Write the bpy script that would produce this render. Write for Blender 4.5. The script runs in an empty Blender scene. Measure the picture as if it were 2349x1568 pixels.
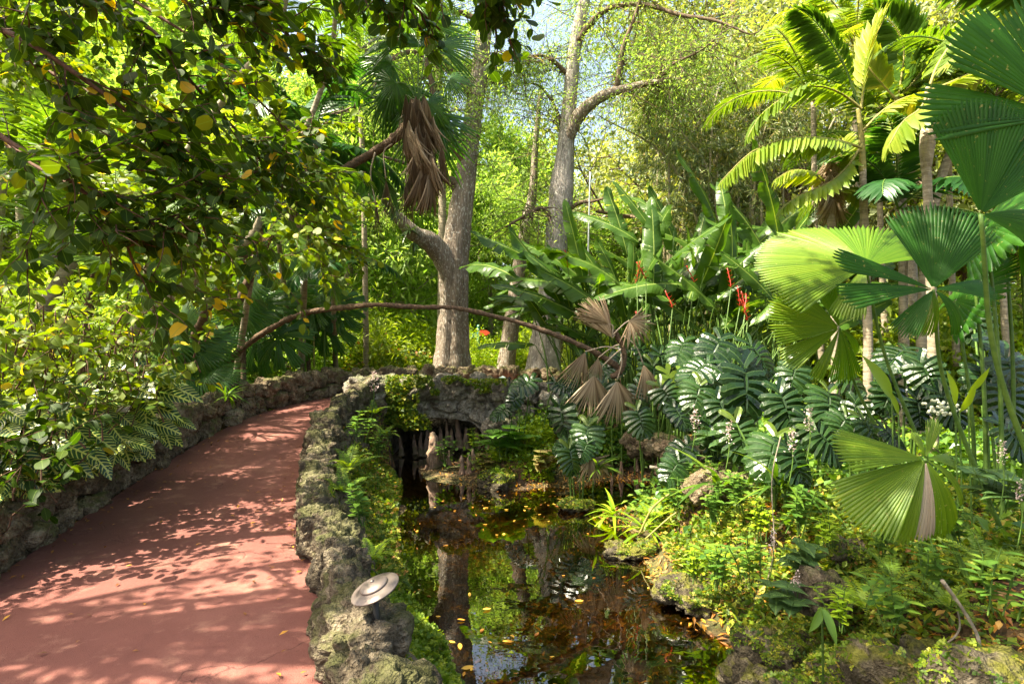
import bpy, math, random
import numpy as np
from mathutils import Vector, Matrix

# ------------------------------------------------------------------ camera, sky, sun, exposure
SC = bpy.context.scene
C = SC.collection
F, CX, CY, CAMZ = 1304.4, 1174.0, 784.0, 1.7          # the photograph measured at 2348 x 1568
cam_d = bpy.data.cameras.new("camera"); cam = bpy.data.objects.new("camera", cam_d); C.objects.link(cam)
cam.location = (0, 0, CAMZ); cam.rotation_euler = (math.radians(90), 0, 0)
cam_d.lens = 20; cam_d.sensor_width = 36; cam_d.clip_start = .05; cam_d.clip_end = 2000
SC.camera = cam
SUN_AZ, SUN_EL = math.radians(-106), math.radians(57)   # from the left, a little behind the viewer
world = bpy.data.worlds.new("World"); SC.world = world; world.use_nodes = True
wn = world.node_tree.nodes; wl = world.node_tree.links
bg = wn['Background']; sky = wn.new('ShaderNodeTexSky'); sky.sky_type = 'NISHITA'; sky.sun_disc = False
sky.sun_elevation = SUN_EL; sky.sun_rotation = SUN_AZ; sky.air_density = 1.0; sky.dust_density = 5.0; sky.ozone_density = 1.0
wl.new(sky.outputs[0], bg.inputs[0]); bg.inputs[1].default_value = .13
sun_d = bpy.data.lights.new("sun", 'SUN'); sun_d.energy = 5.0; sun_d.angle = math.radians(.53); sun_d.color = (1, .95, .86)
sun = bpy.data.objects.new("sun", sun_d); C.objects.link(sun)
SDIR = Vector((math.sin(SUN_AZ)*math.cos(SUN_EL), math.cos(SUN_AZ)*math.cos(SUN_EL), math.sin(SUN_EL)))
sun.rotation_euler = SDIR.to_track_quat('Z', 'Y').to_euler(); sun.location = SDIR*60
SC.view_settings.view_transform = 'Standard'; SC.view_settings.look = 'None'
SC.view_settings.exposure = 2.15; SC.view_settings.gamma = 1.0
try:
    SC.view_settings.use_white_balance = True; SC.view_settings.white_balance_temperature = 7400; SC.view_settings.white_balance_tint = 6
except Exception: pass
SC.cycles.max_bounces = 10; SC.cycles.diffuse_bounces = 5; SC.cycles.glossy_bounces = 3
SC.cycles.transmission_bounces = 5; SC.cycles.transparent_max_bounces = 8
SC.cycles.use_denoising = True
try: SC.cycles.denoiser = 'OPENIMAGEDENOISE'
except Exception: pass
SC.cycles.caustics_reflective = False; SC.cycles.caustics_refractive = False
SC.cycles.sample_clamp_indirect = 8

# ------------------------------------------------------------------ helpers
A = np.array
def W(u, v, d): return A([(u-CX)/F*d, d, CAMZ-(v-CY)/F*d])
def G(u, v, z):                                       # the point of height z seen at (u, v)
    d = (CAMZ-z)*F/(v-CY); return A([(u-CX)/F*d, d, z])
def nrm(a): return a/np.maximum(np.linalg.norm(a, axis=-1, keepdims=True), 1e-9)
def _h(x, y, z, s):
    h = (x*374761393 + y*668265263 + z*1440670441 + s*1274126177) & 0xffffffff
    h = ((h ^ (h >> 13))*1274126177) & 0xffffffff
    h = ((h ^ (h >> 15))*2246822519) & 0xffffffff
    return ((h ^ (h >> 16)) & 0xffffff)/float(0xffffff)
def vnoise(p, s=0):
    p = np.asarray(p, float); i = np.floor(p).astype(np.int64); f = p-i; u = f*f*(3-2*f); o = 0
    for a in (0, 1):
        for b in (0, 1):
            for c in (0, 1):
                w = (u[..., 0] if a else 1-u[..., 0])*(u[..., 1] if b else 1-u[..., 1])*(u[..., 2] if c else 1-u[..., 2])
                o = o + w*_h(i[..., 0]+a, i[..., 1]+b, i[..., 2]+c, s)
    return o*2-1
def fbm(p, o=4, s=0, g=.5):
    r = 0; a = 1
    for k in range(o): r = r+a*vnoise(p, s+k*17); p = p*2.03+5.3; a *= g
    return r
def worley(p, s=0):
    p = np.asarray(p, float); i = np.floor(p).astype(np.int64); best = np.full(p.shape[:-1], 9.); best2 = best.copy(); cid = best.copy()
    for a in (-1, 0, 1):
        for b in (-1, 0, 1):
            for c in (-1, 0, 1):
                j = i+A([a, b, c])
                q = np.stack([j[..., k]+_h(j[..., 0], j[..., 1], j[..., 2], s+31*k) for k in range(3)], -1)
                d = np.linalg.norm(q-p, axis=-1); m = d < best
                best2 = np.where(m, best, np.minimum(best2, d)); cid = np.where(m, _h(j[..., 0], j[..., 1], j[..., 2], s+7), cid); best = np.where(m, d, best)
    return best, best2, cid
def spline(P, n):
    P = np.asarray(P, float); k = len(P)
    if k < 3: t = np.linspace(0, 1, n)[:, None]; return P[0]*(1-t)+P[-1]*t
    Q = np.vstack([2*P[0]-P[1], P, 2*P[-1]-P[-2]]); t = np.linspace(0, k-1, n); i = np.minimum(t.astype(int), k-2); f = (t-i)[:, None]
    a, b, c, d = Q[i], Q[i+1], Q[i+2], Q[i+3]
    return .5*(2*b+(c-a)*f+(2*a-5*b+4*c-d)*f*f+(3*b-a-3*c+d)*f**3)
def lerp1(vals, n):
    return np.interp(np.linspace(0, 1, n), np.linspace(0, 1, len(vals)), vals)
def ss(a, b, x): t = np.clip((x-a)/(b-a), 0, 1); return t*t*(3-2*t)
def frames(Y, N):
    Y = nrm(np.asarray(Y, float)); N = np.broadcast_to(np.asarray(N, float), Y.shape)
    X = np.cross(Y, N); bad = np.linalg.norm(X, axis=-1) < 1e-4
    X[bad] = np.cross(Y[bad], A([1., .3, .2])); X = nrm(X); Z = np.cross(X, Y)
    return np.stack([X, Y, Z], -1)
def rotM(e): return np.array(Matrix.Rotation(e[2], 3, 'Z') @ Matrix.Rotation(e[1], 3, 'Y') @ Matrix.Rotation(e[0], 3, 'X'))
UP = A([0, 0, 1.])

class MB:
    def __init__(s): s.V = []; s.F = []; s.U = []; s.R = []; s.M = []; s.n = 0
    def add(s, V, Fc, UV=None, r=.5, m=0):
        V = np.asarray(V, float).reshape(-1, 3); Fc = np.asarray(Fc, np.int64); k = len(V)
        if Fc.shape[1] == 3: Fc = np.hstack([Fc, np.full((len(Fc), 1), -1, np.int64)])
        s.V.append(V); s.F.append(np.where(Fc >= 0, Fc+s.n, -1)); s.U.append(np.zeros((k, 2)) if UV is None else np.asarray(UV, float))
        s.R.append(np.broadcast_to(np.asarray(r, float), (k,)).copy()); s.M.append(np.full(len(Fc), m)); s.n += k
    def inst(s, T, P, R, S=1., r=.5, m=0):
        V, Fc, UV = T; P = np.asarray(P, float).reshape(-1, 3); N = len(P)
        if N == 0: return
        R = np.broadcast_to(R, (N, 3, 3)); S = np.asarray(S, float)
        S = np.broadcast_to(S[..., None] if S.ndim == 1 else S, (N, 3)) if S.ndim else np.full((N, 3), float(S))
        X = np.einsum('nij,nkj->nki', R, V[None]*S[:, None, :])+P[:, None]
        Fq = Fc if Fc.shape[1] == 4 else np.hstack([Fc, np.full((len(Fc), 1), -1, np.int64)])
        k = len(V); off = (np.arange(N)*k)[:, None, None]
        FF = np.where(Fq[None] >= 0, Fq[None]+off, -1).reshape(-1, 4)
        s.add(X.reshape(-1, 3), FF, np.tile(UV, (N, 1)), np.repeat(np.broadcast_to(np.asarray(r, float), (N,)), k), m)
    def mesh(s, name, mats, smooth=True, flat_off=None):
        V = np.vstack(s.V)-(0 if flat_off is None else np.asarray(flat_off)); Fc = np.vstack(s.F); U = np.vstack(s.U); R = np.concatenate(s.R); M = np.concatenate(s.M)
        tri = Fc[:, 3] < 0; cnt = np.where(tri, 3, 4); ls = np.concatenate([[0], np.cumsum(cnt)[:-1]])
        loops = Fc.reshape(-1); loops = loops[loops >= 0]
        me = bpy.data.meshes.new(name); me.vertices.add(len(V)); me.vertices.foreach_set('co', V.astype(np.float32).ravel())
        me.loops.add(len(loops)); me.loops.foreach_set('vertex_index', loops.astype(np.int32))
        me.polygons.add(len(Fc)); me.polygons.foreach_set('loop_start', ls.astype(np.int32))
        me.polygons.foreach_set('material_index', M.astype(np.int32)); me.polygons.foreach_set('use_smooth', np.full(len(Fc), smooth))
        uv = me.uv_layers.new(name='UVMap'); uv.data.foreach_set('uv', U[loops].astype(np.float32).ravel())
        at = me.attributes.new('r', 'FLOAT', 'POINT'); at.data.foreach_set('value', R.astype(np.float32))
        for mm in (mats if isinstance(mats, (list, tuple)) else [mats]): me.materials.append(mm)
        me.update(); me.validate(); return me
    def tube(s, P, rad, k=8, r=.5, m=0, cap=True, bump=0., bs=6., seed=0, flute=0., nfl=7, vs=1.):
        P = np.asarray(P, float); n = len(P); rad = np.broadcast_to(np.asarray(rad, float), (n,))
        T = nrm(np.gradient(P, axis=0)); ref = A([0, 0, 1.]) if abs(T[0][2]) < .9 else A([1., 0, 0]); X = nrm(np.cross(T[0], ref)); V = []
        a = np.arange(k)/k*2*np.pi
        for i in range(n):
            X = nrm(X-T[i]*np.dot(X, T[i])); Y = np.cross(T[i], X)
            rr = np.full(k, rad[i])
            if flute: rr = rr*(1+(flute if np.isscalar(flute) else flute[i])*(np.cos(a*nfl+i*.03)+.5*np.cos(a*(nfl+4)+1+i*.05)))
            V.append(P[i]+rr[:, None]*(np.cos(a)[:, None]*X+np.sin(a)[:, None]*Y))
        V = np.array(V)
        if bump:
            c = P[:, None]; dirs = nrm(V-c); V = V+dirs*(fbm(V*bs, 3, seed)*bump)[..., None]*np.broadcast_to(rad, (n,))[:, None, None]
        idx = np.arange(n*k).reshape(n, k); q = np.stack([idx[:-1], np.roll(idx[:-1], -1, 1), np.roll(idx[1:], -1, 1), idx[1:]], -1).reshape(-1, 4)
        UV = np.stack(np.broadcast_arrays((a/(2*np.pi))[None, :], (np.arange(n)/(n-1)*vs)[:, None]), -1).reshape(-1, 2)
        Vf = V.reshape(-1, 3)
        if cap:
            Vf = np.vstack([Vf, P[0], P[-1]+T[-1]*rad[-1]*.4]); UV = np.vstack([UV, [[.5, 0], [.5, 1]]])
            t1 = np.stack([np.roll(idx[0], -1), idx[0], np.full(k, n*k), np.full(k, -1)], -1); t2 = np.stack([idx[-1], np.roll(idx[-1], -1), np.full(k, n*k+1), np.full(k, -1)], -1)
            q = np.vstack([q, t1, t2])
        s.add(Vf, q, UV, r, m)
    def box(s, c, h, R=None, r=.5, m=0):
        V = A([[x, y, z] for x in (-1, 1) for y in (-1, 1) for z in (-1, 1)])*A(h)
        if R is not None: V = V@np.asarray(R).T
        s.add(V+A(c), A([[0, 1, 3, 2], [4, 6, 7, 5], [0, 4, 5, 1], [2, 3, 7, 6], [0, 2, 6, 4], [1, 5, 7, 3]]), None, r, m)
    def lathe(s, c, prof, k=32, R=None, r=.5, m=0):
        a = np.arange(k)/k*2*np.pi; V = np.array([[p[0]*np.cos(t), p[0]*np.sin(t), p[1]] for p in prof for t in a])
        if R is not None: V = V@np.asarray(R).T
        n = len(prof); idx = np.arange(n*k).reshape(n, k)
        s.add(V+A(c), np.stack([idx[:-1], np.roll(idx[:-1], -1, 1), np.roll(idx[1:], -1, 1), idx[1:]], -1).reshape(-1, 4), None, r, m)

def thing(name, label, cat, loc, group=None):
    o = bpy.data.objects.new(name, None); o.empty_display_size = .1; C.objects.link(o); o.location = [float(x) for x in loc]
    o['label'] = label; o['category'] = cat
    if group: o['group'] = group
    return o
def part(name, me, parent=None, M=None, world=False, label=None):
    o = bpy.data.objects.new(name, me); C.objects.link(o)
    if parent is not None: o.parent = parent
    if M is not None: o.matrix_basis = M
    elif world and parent is not None: o.location = -parent.location
    if label: o['label'] = label
    return o
def single(name, me, label, cat, group=None, loc=None):
    o = part(name, me); o['label'] = label; o['category'] = cat
    if group: o['group'] = group
    if loc is not None: o.location = [float(x) for x in loc]
    return o
def setting(name, me, kind='structure', label=None, cat=None):
    o = part(name, me); o['kind'] = kind
    if label: o['label'] = label
    if cat: o['category'] = cat
    return o
def mat44(R, P, s=1.):
    M = Matrix([[float(R[i][j])*s for j in range(3)]+[float(P[i])] for i in range(3)]+[[0, 0, 0, 1]]); return M
def rg(seed): return np.random.default_rng(seed)

# ------------------------------------------------------------------ materials
def newmat(name):
    m = bpy.data.materials.new(name); m.use_nodes = True; nt = m.node_tree; nt.nodes.clear(); return m, nt
class NT:
    def __init__(s, nt): s.nt = nt
    def node(s, t, **kw):
        n = s.nt.nodes.new(t)
        for k, v in kw.items(): setattr(n, k, v)
        return n
    def put(s, sock, v):
        if isinstance(v, bpy.types.NodeSocket): s.nt.links.new(v, sock)
        elif v is not None:
            if sock.type == 'RGBA' and not np.isscalar(v) and len(v) == 3: v = (*v, 1)
            sock.default_value = v
    def m(s, op, a, b=None, c=None, clamp=False):
        n = s.node('ShaderNodeMath', operation=op, use_clamp=clamp); s.put(n.inputs[0], a)
        if b is not None: s.put(n.inputs[1], b)
        if c is not None: s.put(n.inputs[2], c)
        return n.outputs[0]
    def mix(s, f, a, b, bt='MIX'):
        n = s.node('ShaderNodeMix', data_type='RGBA', blend_type=bt); s.put(n.inputs[0], f); s.put(n.inputs[6], a); s.put(n.inputs[7], b); return n.outputs[2]
    def noise(s, vec, scale, detail=3, rough=.55, out=0):
        n = s.node('ShaderNodeTexNoise'); s.put(n.inputs['Vector'], vec); n.inputs['Scale'].default_value = scale; n.inputs['Detail'].default_value = detail; n.inputs['Roughness'].default_value = rough; return n.outputs[out]
    def voro(s, vec, scale, feature='F1', out='Distance'):
        n = s.node('ShaderNodeTexVoronoi', feature=feature); s.put(n.inputs['Vector'], vec); n.inputs['Scale'].default_value = scale; return n.outputs[out]
    def ramp(s, f, stops, interp='LINEAR'):
        n = s.node('ShaderNodeValToRGB'); n.color_ramp.interpolation = interp; e = n.color_ramp.elements
        while len(e) < len(stops): e.new(.5)
        for el, (p, c) in zip(e, stops): el.position = p; el.color = (*c, 1) if len(c) == 3 else c
        s.put(n.inputs[0], f); return n.outputs[0]
    def scale(s, vec, sc):
        n = s.node('ShaderNodeMapping'); s.put(n.inputs['Vector'], vec); n.inputs['Scale'].default_value = sc; return n.outputs[0]
    def obj(s): return s.node('ShaderNodeTexCoord').outputs['Object']
    def uv(s): return s.node('ShaderNodeTexCoord').outputs['UV']
    def attr(s, nm='r'): return s.node('ShaderNodeAttribute', attribute_name=nm).outputs['Fac']
    def bump(s, h, st=.5, d=.02, nrml=None):
        n = s.node('ShaderNodeBump'); n.inputs['Strength'].default_value = st; n.inputs['Distance'].default_value = d; s.put(n.inputs['Height'], h)
        if nrml is not None: s.put(n.inputs['Normal'], nrml)
        return n.outputs[0]
    def out(s, sh): o = s.node('ShaderNodeOutputMaterial'); s.nt.links.new(sh, o.inputs[0])
    def pr(s, col, rough=.6, normal=None, spec=.5, metal=0., **kw):
        n = s.node('ShaderNodeBsdfPrincipled'); s.put(n.inputs['Base Color'], col); s.put(n.inputs['Roughness'], rough)
        n.inputs['Specular IOR Level'].default_value = spec; n.inputs['Metallic'].default_value = metal
        if normal is not None: s.put(n.inputs['Normal'], normal)
        return n.outputs[0]

def leafmat(name, stops, trans=.4, rough=.42, spec=.45, veins=None, tc=(1.75, 1.7, .45), nscale=.0, spots=None):
    mat, nt = newmat(name); n = NT(nt)
    f = n.attr()
    oi = n.node('ShaderNodeObjectInfo').outputs['Random']
    f = n.m('ADD', f, n.m('MULTIPLY', n.m('SUBTRACT', oi, .5), .12), clamp=True)
    if nscale: f = n.m('ADD', f, n.m('MULTIPLY', n.m('SUBTRACT', n.noise(n.obj(), nscale, 2), .5), .5), clamp=True)
    col = n.ramp(f, stops); nm = None
    sep = n.node('ShaderNodeSeparateXYZ'); n.put(sep.inputs[0], n.uv()); x, y = sep.outputs[0], sep.outputs[1]
    if veins in ('zebra', 'side', 'mid'):
        a = n.m('ABSOLUTE', n.m('MULTIPLY', n.m('SUBTRACT', x, .5), 2))
        mid = n.m('LESS_THAN', a, .07 if veins != 'mid' else .05)
        if veins == 'mid': col = n.mix(n.m('MULTIPLY', mid, .5), col, (.16, .26, .05))
        else:
            k = 9. if veins == 'zebra' else 10.
            ph = n.m('SUBTRACT', n.m('MULTIPLY', y, k), n.m('MULTIPLY', n.m('POWER', a, 1.5), 2.2))
            st = n.m('ABSOLUTE', n.m('SUBTRACT', n.m('FRACT', ph), .5))
            ln = n.m('MAXIMUM', n.m('LESS_THAN', st, .125 if veins == 'zebra' else .06), n.m('LESS_THAN', a, .09))
            col = n.mix(n.m('MULTIPLY', ln, .9 if veins == 'zebra' else .35), col, (.55, .60, .16) if veins == 'zebra' else (.22, .34, .08))
            nm = n.bump(st, .35, .01)
    if veins == 'monst':
        a = n.m('ABSOLUTE', n.m('SUBTRACT', x, .5)); col = n.mix(n.m('MULTIPLY', n.m('LESS_THAN', a, .05), .35), col, (.10, .17, .05))
        nm = n.bump(n.m('ADD', n.m('MULTIPLY', a, 1.6), n.m('MULTIPLY', n.noise(n.obj(), 9., 4), .5)), .6, .035)
    if veins == 'pleat':
        s1 = n.m('SINE', n.m('MULTIPLY', x, 6.2832)); nm = n.bump(n.m('ADD', s1, n.m('MULTIPLY', n.noise(n.scale(n.uv(), (40, 2, 1)), 1.5, 2), .8)), .25, .004)
        col = n.mix(n.m('MULTIPLY', n.noise(n.scale(n.uv(), (30, 1.2, 1)), 2., 3), .5), col, n.mix(1., col, (.62, .6, .55), 'MULTIPLY'))
        ed = n.m('ADD', y, n.m('MULTIPLY', n.noise(n.scale(n.uv(), (.35, .5, 1)), 1.3, 4, .7), .34)); col = n.mix(n.m('MULTIPLY', n.ramp(ed, [(.0, (0,)*3), (.5, (0,)*3), (1., (0,)*3)]) if False else n.m('GREATER_THAN', ed, 1.215), .8), col, (.30, .20, .09))
        col = n.mix(n.m('MULTIPLY', n.m('GREATER_THAN', n.noise(n.obj(), 38., 3, .6), .67), .55), col, (.34, .28, .10))
    if veins == 'banana':
        s1 = n.noise(n.scale(n.uv(), (2, 70, 1)), 1.2, 2); nm = n.bump(s1, .4, .01)
        a = n.m('ABSOLUTE', n.m('SUBTRACT', x, .5)); col = n.mix(n.m('MULTIPLY', n.m('LESS_THAN', a, .03), .8), col, (.30, .38, .10))
        col = n.mix(n.m('MULTIPLY', s1, .35), col, n.mix(1., col, (.6, .65, .6), 'MULTIPLY'))
    if spots: col = n.mix(n.m('MULTIPLY', n.m('GREATER_THAN', n.noise(n.obj(), spots[0], 3), spots[1]), .85), col, spots[2])
    p = n.pr(col, rough, nm, spec)
    t = n.node('ShaderNodeBsdfTranslucent'); n.put(t.inputs[0], n.mix(1., col, tc, 'MULTIPLY'))
    if nm is not None: n.put(t.inputs['Normal'], nm)
    mx = n.node('ShaderNodeMixShader'); mx.inputs[0].default_value = trans; nt.links.new(p, mx.inputs[1]); nt.links.new(t.outputs[0], mx.inputs[2])
    n.out(mx.outputs[0]); return mat

def barkmat(name, c1, c2, c3=None, sc=(9, 9, 1.2), bs=.6, lich=.0, rough=.9, bd=.03, moss=0.):
    mat, nt = newmat(name); n = NT(nt); o = n.obj(); s1 = n.noise(n.scale(o, sc), 1.6, 6, .65); s2 = n.noise(o, 2.3, 4)
    col = n.ramp(s1, [(.3, c1), (.5, n_avg(c1, c2)), (.68, c2)])
    if c3: col = n.mix(n.ramp(s2, [(.48, (0, 0, 0)), (.62, (1, 1, 1))]), col, c3)
    if lich: col = n.mix(n.m('MULTIPLY', n.ramp(n.noise(n.scale(o, (30, 30, 14)), 1., 3), [(.56, (0, 0, 0)), (.64, (1, 1, 1))]), lich), col, (.52, .50, .44))
    if moss: col = n.mix(n.m('MULTIPLY', n.ramp(n.noise(o, 3.1, 4), [(.5, (0, 0, 0)), (.6, (1, 1, 1))]), moss), col, (.10, .13, .03))
    h = n.m('ADD', s1, n.m('MULTIPLY', n.noise(n.scale(o, (40, 40, 9)), 1., 4), .4))
    n.out(n.pr(col, rough, n.bump(h, bs, bd), .25)); return mat
def n_avg(a, b): return tuple((x+y)/2 for x, y in zip(a, b))
def rockmat(name, c1, c2, c3, moss=.5, mossc=(.09, .11, .02), sc=1.):
    mat, nt = newmat(name); n = NT(nt); o = n.obj()
    a = n.noise(o, 3.2*sc, 6, .65); b = n.noise(o, 15*sc, 6, .7); pit = n.voro(o, 26*sc); pit2 = n.voro(o, 60*sc)
    col = n.ramp(a, [(.32, c1), (.5, c2), (.66, c3)])
    col = n.mix(n.ramp(b, [(.35, (.85,)*3), (.55, (0,)*3)]), col, n.mix(1., col, (.35, .31, .25), 'MULTIPLY'))
    col = n.mix(n.m('MULTIPLY', n.ramp(pit, [(.12, (1,)*3), (.3, (0,)*3)]), .55), col, n.mix(1., col, (.32, .27, .2), 'MULTIPLY'))
    geo = n.node('ShaderNodeNewGeometry'); sp = n.node('ShaderNodeSeparateXYZ'); n.put(sp.inputs[0], geo.outputs['Normal'])
    mm = n.m('ADD', n.m('MULTIPLY', sp.outputs[2], .16), n.noise(o, 2.1*sc, 5, .6))
    mm = n.ramp(mm, [(.56, (0,)*3), (.66, (1,)*3)])
    col = n.mix(n.m('MULTIPLY', mm, moss), col, n.mix(n.noise(o, 30, 3), mossc, tuple(x*2.2 for x in mossc)))
    h = n.m('ADD', n.m('ADD', n.m('MULTIPLY', b, .9), n.m('MULTIPLY', pit, .55)), n.m('MULTIPLY', pit2, .25))
    n.out(n.pr(col, .92, n.bump(h, 1., .05), .2)); return mat
def plain(name, col, rough=.5, metal=0., ns=0., dirt=None, spec=.5):
    mat, nt = newmat(name); n = NT(nt); c = col
    if ns: c = n.mix(n.noise(n.obj(), ns, 4), col, dirt or tuple(x*.55 for x in col))
    n.out(n.pr(c, rough, n.bump(n.noise(n.obj(), (ns or 8)*4, 3), .15, .005), spec, metal)); return mat
# ------------------------------------------------------------------ templates
def leaf_t(w=.5, nv=4, fold=.12, droop=.15, shape='ell', wave=0., stem=0., tipc=0.):
    t = np.linspace(0, 1, nv+1)
    if shape == 'ell': f = np.sin(np.pi*t)**.75
    elif shape == 'round': f = np.sqrt(np.clip(1-(2*t-1)**2, 0, 1))**.8
    elif shape == 'lance': f = np.sin(np.pi*t**.8)**.9
    elif shape == 'obov': f = np.sin(np.pi*t**1.5)**.8
    elif shape == 'paddle': f = np.minimum(1, np.sin(np.pi*np.clip(t, 0, 1))**.42)
    elif shape == 'strap': f = np.clip(np.minimum(t*8, (1-t)*3.0), 0, 1)**.7
    elif shape == 'heart': f = np.clip(np.cos((t-.22)*1.9)**.9*(1-t**3.5), 0, 1)
    f = np.maximum(f, .03); V = []; UV = []
    for i, tt in enumerate(t):
        z = -droop*tt*tt; hw = f[i]*w/2; wz = wave*math.sin(i*2.4)*w; wz2 = wave*math.sin(i*2.1+1.7)*w
        V += [[-hw, tt+stem, z+fold*hw+wz], [0, tt+stem, z], [hw, tt+stem, z+fold*hw+wz2]]; UV += [[0.5-.5*f[i], tt], [.5, tt], [.5+.5*f[i], tt]]
    Q = []
    for i in range(nv): b = 3*i; Q += [[b, b+1, b+4, b+3], [b+1, b+2, b+5, b+4]]
    return A(V), A(Q), A(UV)
def diamond(w=.5, fold=.12, mid=.45):
    return A([[0, 0, 0], [-w/2, mid, fold*w], [0, 1, -.08], [w/2, mid, fold*w]]), A([[0, 3, 2, -1], [0, 2, 1, -1]]), A([[.5, 0], [0, mid], [.5, 1], [1, mid]])
T_DIA = diamond(.55); T_DIAN = diamond(.3); T_DIAW = diamond(.8)
T_ELL = leaf_t(.52, 3, .15, .12); T_ELLW = leaf_t(.68, 4, .12, .18, 'round'); T_OVAL = leaf_t(.5, 4, .14, .2)
T_LANCE = leaf_t(.22, 3, .2, .25, 'lance'); T_NARROW = leaf_t(.11, 2, .2, .2, 'lance')

# ------------------------------------------------------------------ materials
G_DK, G_MD, G_LT, G_YL = (.018, .05, .008), (.035, .10, .012), (.075, .18, .02), (.17, .26, .02)
M_round = leafmat('leaf_round_green', [(0, (.016, .040, .005)), (.45, (.036, .080, .007)), (.8, (.09, .135, .010)), (.88, (.36, .30, .02)), (1, (.60, .34, .03))], .48, .55, .18, 'mid')
M_roundyl = leafmat('leaf_round_yellowgreen', [(0, (.05, .10, .010)), (.5, (.115, .17, .014)), (.82, (.24, .27, .025)), (.9, (.50, .38, .04)), (1, (.62, .36, .05))], .46, .5, .2, 'mid')
M_zebra = leafmat('leaf_striped', [(0, (.012, .05, .015)), (.6, (.025, .085, .02)), (1, (.06, .14, .02))], .28, .3, .5, 'zebra')
M_bgyel = leafmat('leaf_bright_yellowgreen', [(0, (.12, .21, .035)), (.5, (.245, .35, .085)), (1, (.41, .49, .17))], .58, .5, .3, None, (1.55, 1.65, .75))
M_bggrn = leafmat('leaf_mid_green', [(0, (.08, .13, .02)), (.5, (.17, .24, .035)), (1, (.30, .37, .07))], .55, .5, .35)
M_bggrey = leafmat('leaf_grey_green', [(0, (.09, .12, .05)), (.5, (.20, .24, .10)), (1, (.36, .38, .19))], .4, .45, .5)
M_feather = leafmat('leaf_feathery', [(0, (.10, .19, .03)), (.5, (.21, .32, .07)), (1, (.36, .44, .14))], .58, .5, .25, None, (1.55, 1.65, .7))
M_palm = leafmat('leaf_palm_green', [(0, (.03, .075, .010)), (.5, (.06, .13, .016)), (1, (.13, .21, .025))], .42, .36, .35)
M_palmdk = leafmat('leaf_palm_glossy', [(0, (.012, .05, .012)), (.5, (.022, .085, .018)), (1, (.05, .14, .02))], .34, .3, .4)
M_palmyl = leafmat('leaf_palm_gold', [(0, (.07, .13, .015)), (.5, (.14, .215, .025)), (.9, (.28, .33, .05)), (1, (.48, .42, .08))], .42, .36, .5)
M_fan = leafmat('leaf_fan_green', [(0, (.03, .10, .02)), (.5, (.055, .16, .025)), (1, (.12, .24, .03))], .38, .34, .5, 'pleat')
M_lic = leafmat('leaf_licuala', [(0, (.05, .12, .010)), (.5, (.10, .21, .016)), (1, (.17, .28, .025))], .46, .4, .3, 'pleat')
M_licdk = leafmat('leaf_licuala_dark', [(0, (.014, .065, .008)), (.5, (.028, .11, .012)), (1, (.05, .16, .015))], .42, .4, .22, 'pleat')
M_licyl = leafmat('leaf_licuala_yellow', [(0, (.07, .15, .010)), (.5, (.13, .23, .016)), (1, (.22, .30, .025))], .42, .38, .4, 'pleat')  # also stands in for sunlight on the huge leaf's left half
M_dead = leafmat('dead_frond', [(0, (.12, .08, .05)), (.45, (.30, .21, .13)), (1, (.58, .46, .32))], .2, .8, .15, 'pleat', (1.1, 1., .8))
M_deadpale = leafmat('withered_patch', [(0, (.30, .22, .15)), (.5, (.42, .34, .26)), (1, (.5, .42, .33))], .2, .75, .15, 'pleat', (1.1, 1., .8))
M_banana = leafmat('leaf_banana', [(0, (.022, .062, .008)), (.5, (.05, .115, .013)), (1, (.14, .23, .025))], .42, .34, .35, 'banana')
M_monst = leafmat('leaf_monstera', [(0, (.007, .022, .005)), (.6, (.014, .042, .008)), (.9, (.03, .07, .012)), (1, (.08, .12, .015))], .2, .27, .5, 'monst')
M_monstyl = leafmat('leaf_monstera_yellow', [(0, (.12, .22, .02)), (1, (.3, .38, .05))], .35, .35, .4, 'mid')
M_fern = leafmat('leaf_fern', [(0, (.07, .14, .015)), (.5, (.13, .21, .02)), (1, (.24, .30, .03))], .4, .5, .3)
M_cover = leafmat('leaf_cover', [(0, (.04, .09, .012)), (.45, (.10, .165, .016)), (.8, (.21, .27, .025)), (.93, (.36, .33, .06)), (1, (.35, .16, .06))], .42, .5, .3)
M_sprig = leafmat('leaf_sprig', [(0, (.04, .11, .02)), (.5, (.09, .19, .028)), (1, (.19, .28, .03))], .35, .4, .4, 'mid')
M_lime = leafmat('leaf_lime', [(0, (.12, .22, .015)), (.5, (.21, .32, .02)), (1, (.33, .40, .03))], .42, .45, .35)
M_heart = leafmat('leaf_heart', [(0, (.09, .24, .03)), (1, (.16, .32, .04))], .35, .4, .4, 'side')
M_bronze = leafmat('leaf_bronze', [(0, (.10, .12, .03)), (.5, (.22, .17, .06)), (1, (.30, .20, .10))], .35, .45, .4, 'side')
M_begonia = leafmat('leaf_dark_veined', [(0, (.02, .06, .025)), (1, (.05, .10, .03))], .25, .35, .5, 'side')
M_bamboo = leafmat('leaf_bamboo', [(0, (.06, .10, .035)), (.5, (.13, .18, .06)), (.9, (.25, .28, .10)), (1, (.4, .28, .08))], .38, .4, .5)
M_litter = leafmat('fallen_leaf', [(0, (.10, .04, .015)), (.35, (.24, .09, .02)), (.7, (.50, .22, .03)), (1, (.65, .38, .06))], .15, .5, .4)
M_sunk = leafmat('sunken_leaf', [(0, (.045, .030, .013)), (.5, (.12, .078, .028)), (.85, (.27, .165, .045)), (1, (.5, .3, .08))], .1, .6, .3)
M_moss = leafmat('moss', [(0, (.05, .07, .012)), (.5, (.12, .15, .02)), (1, (.24, .24, .03))], .3, .8, .1)
M_epi = leafmat('leaf_bromeliad', [(0, (.02, .05, .015)), (1, (.06, .11, .03))], .25, .4, .5)
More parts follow.
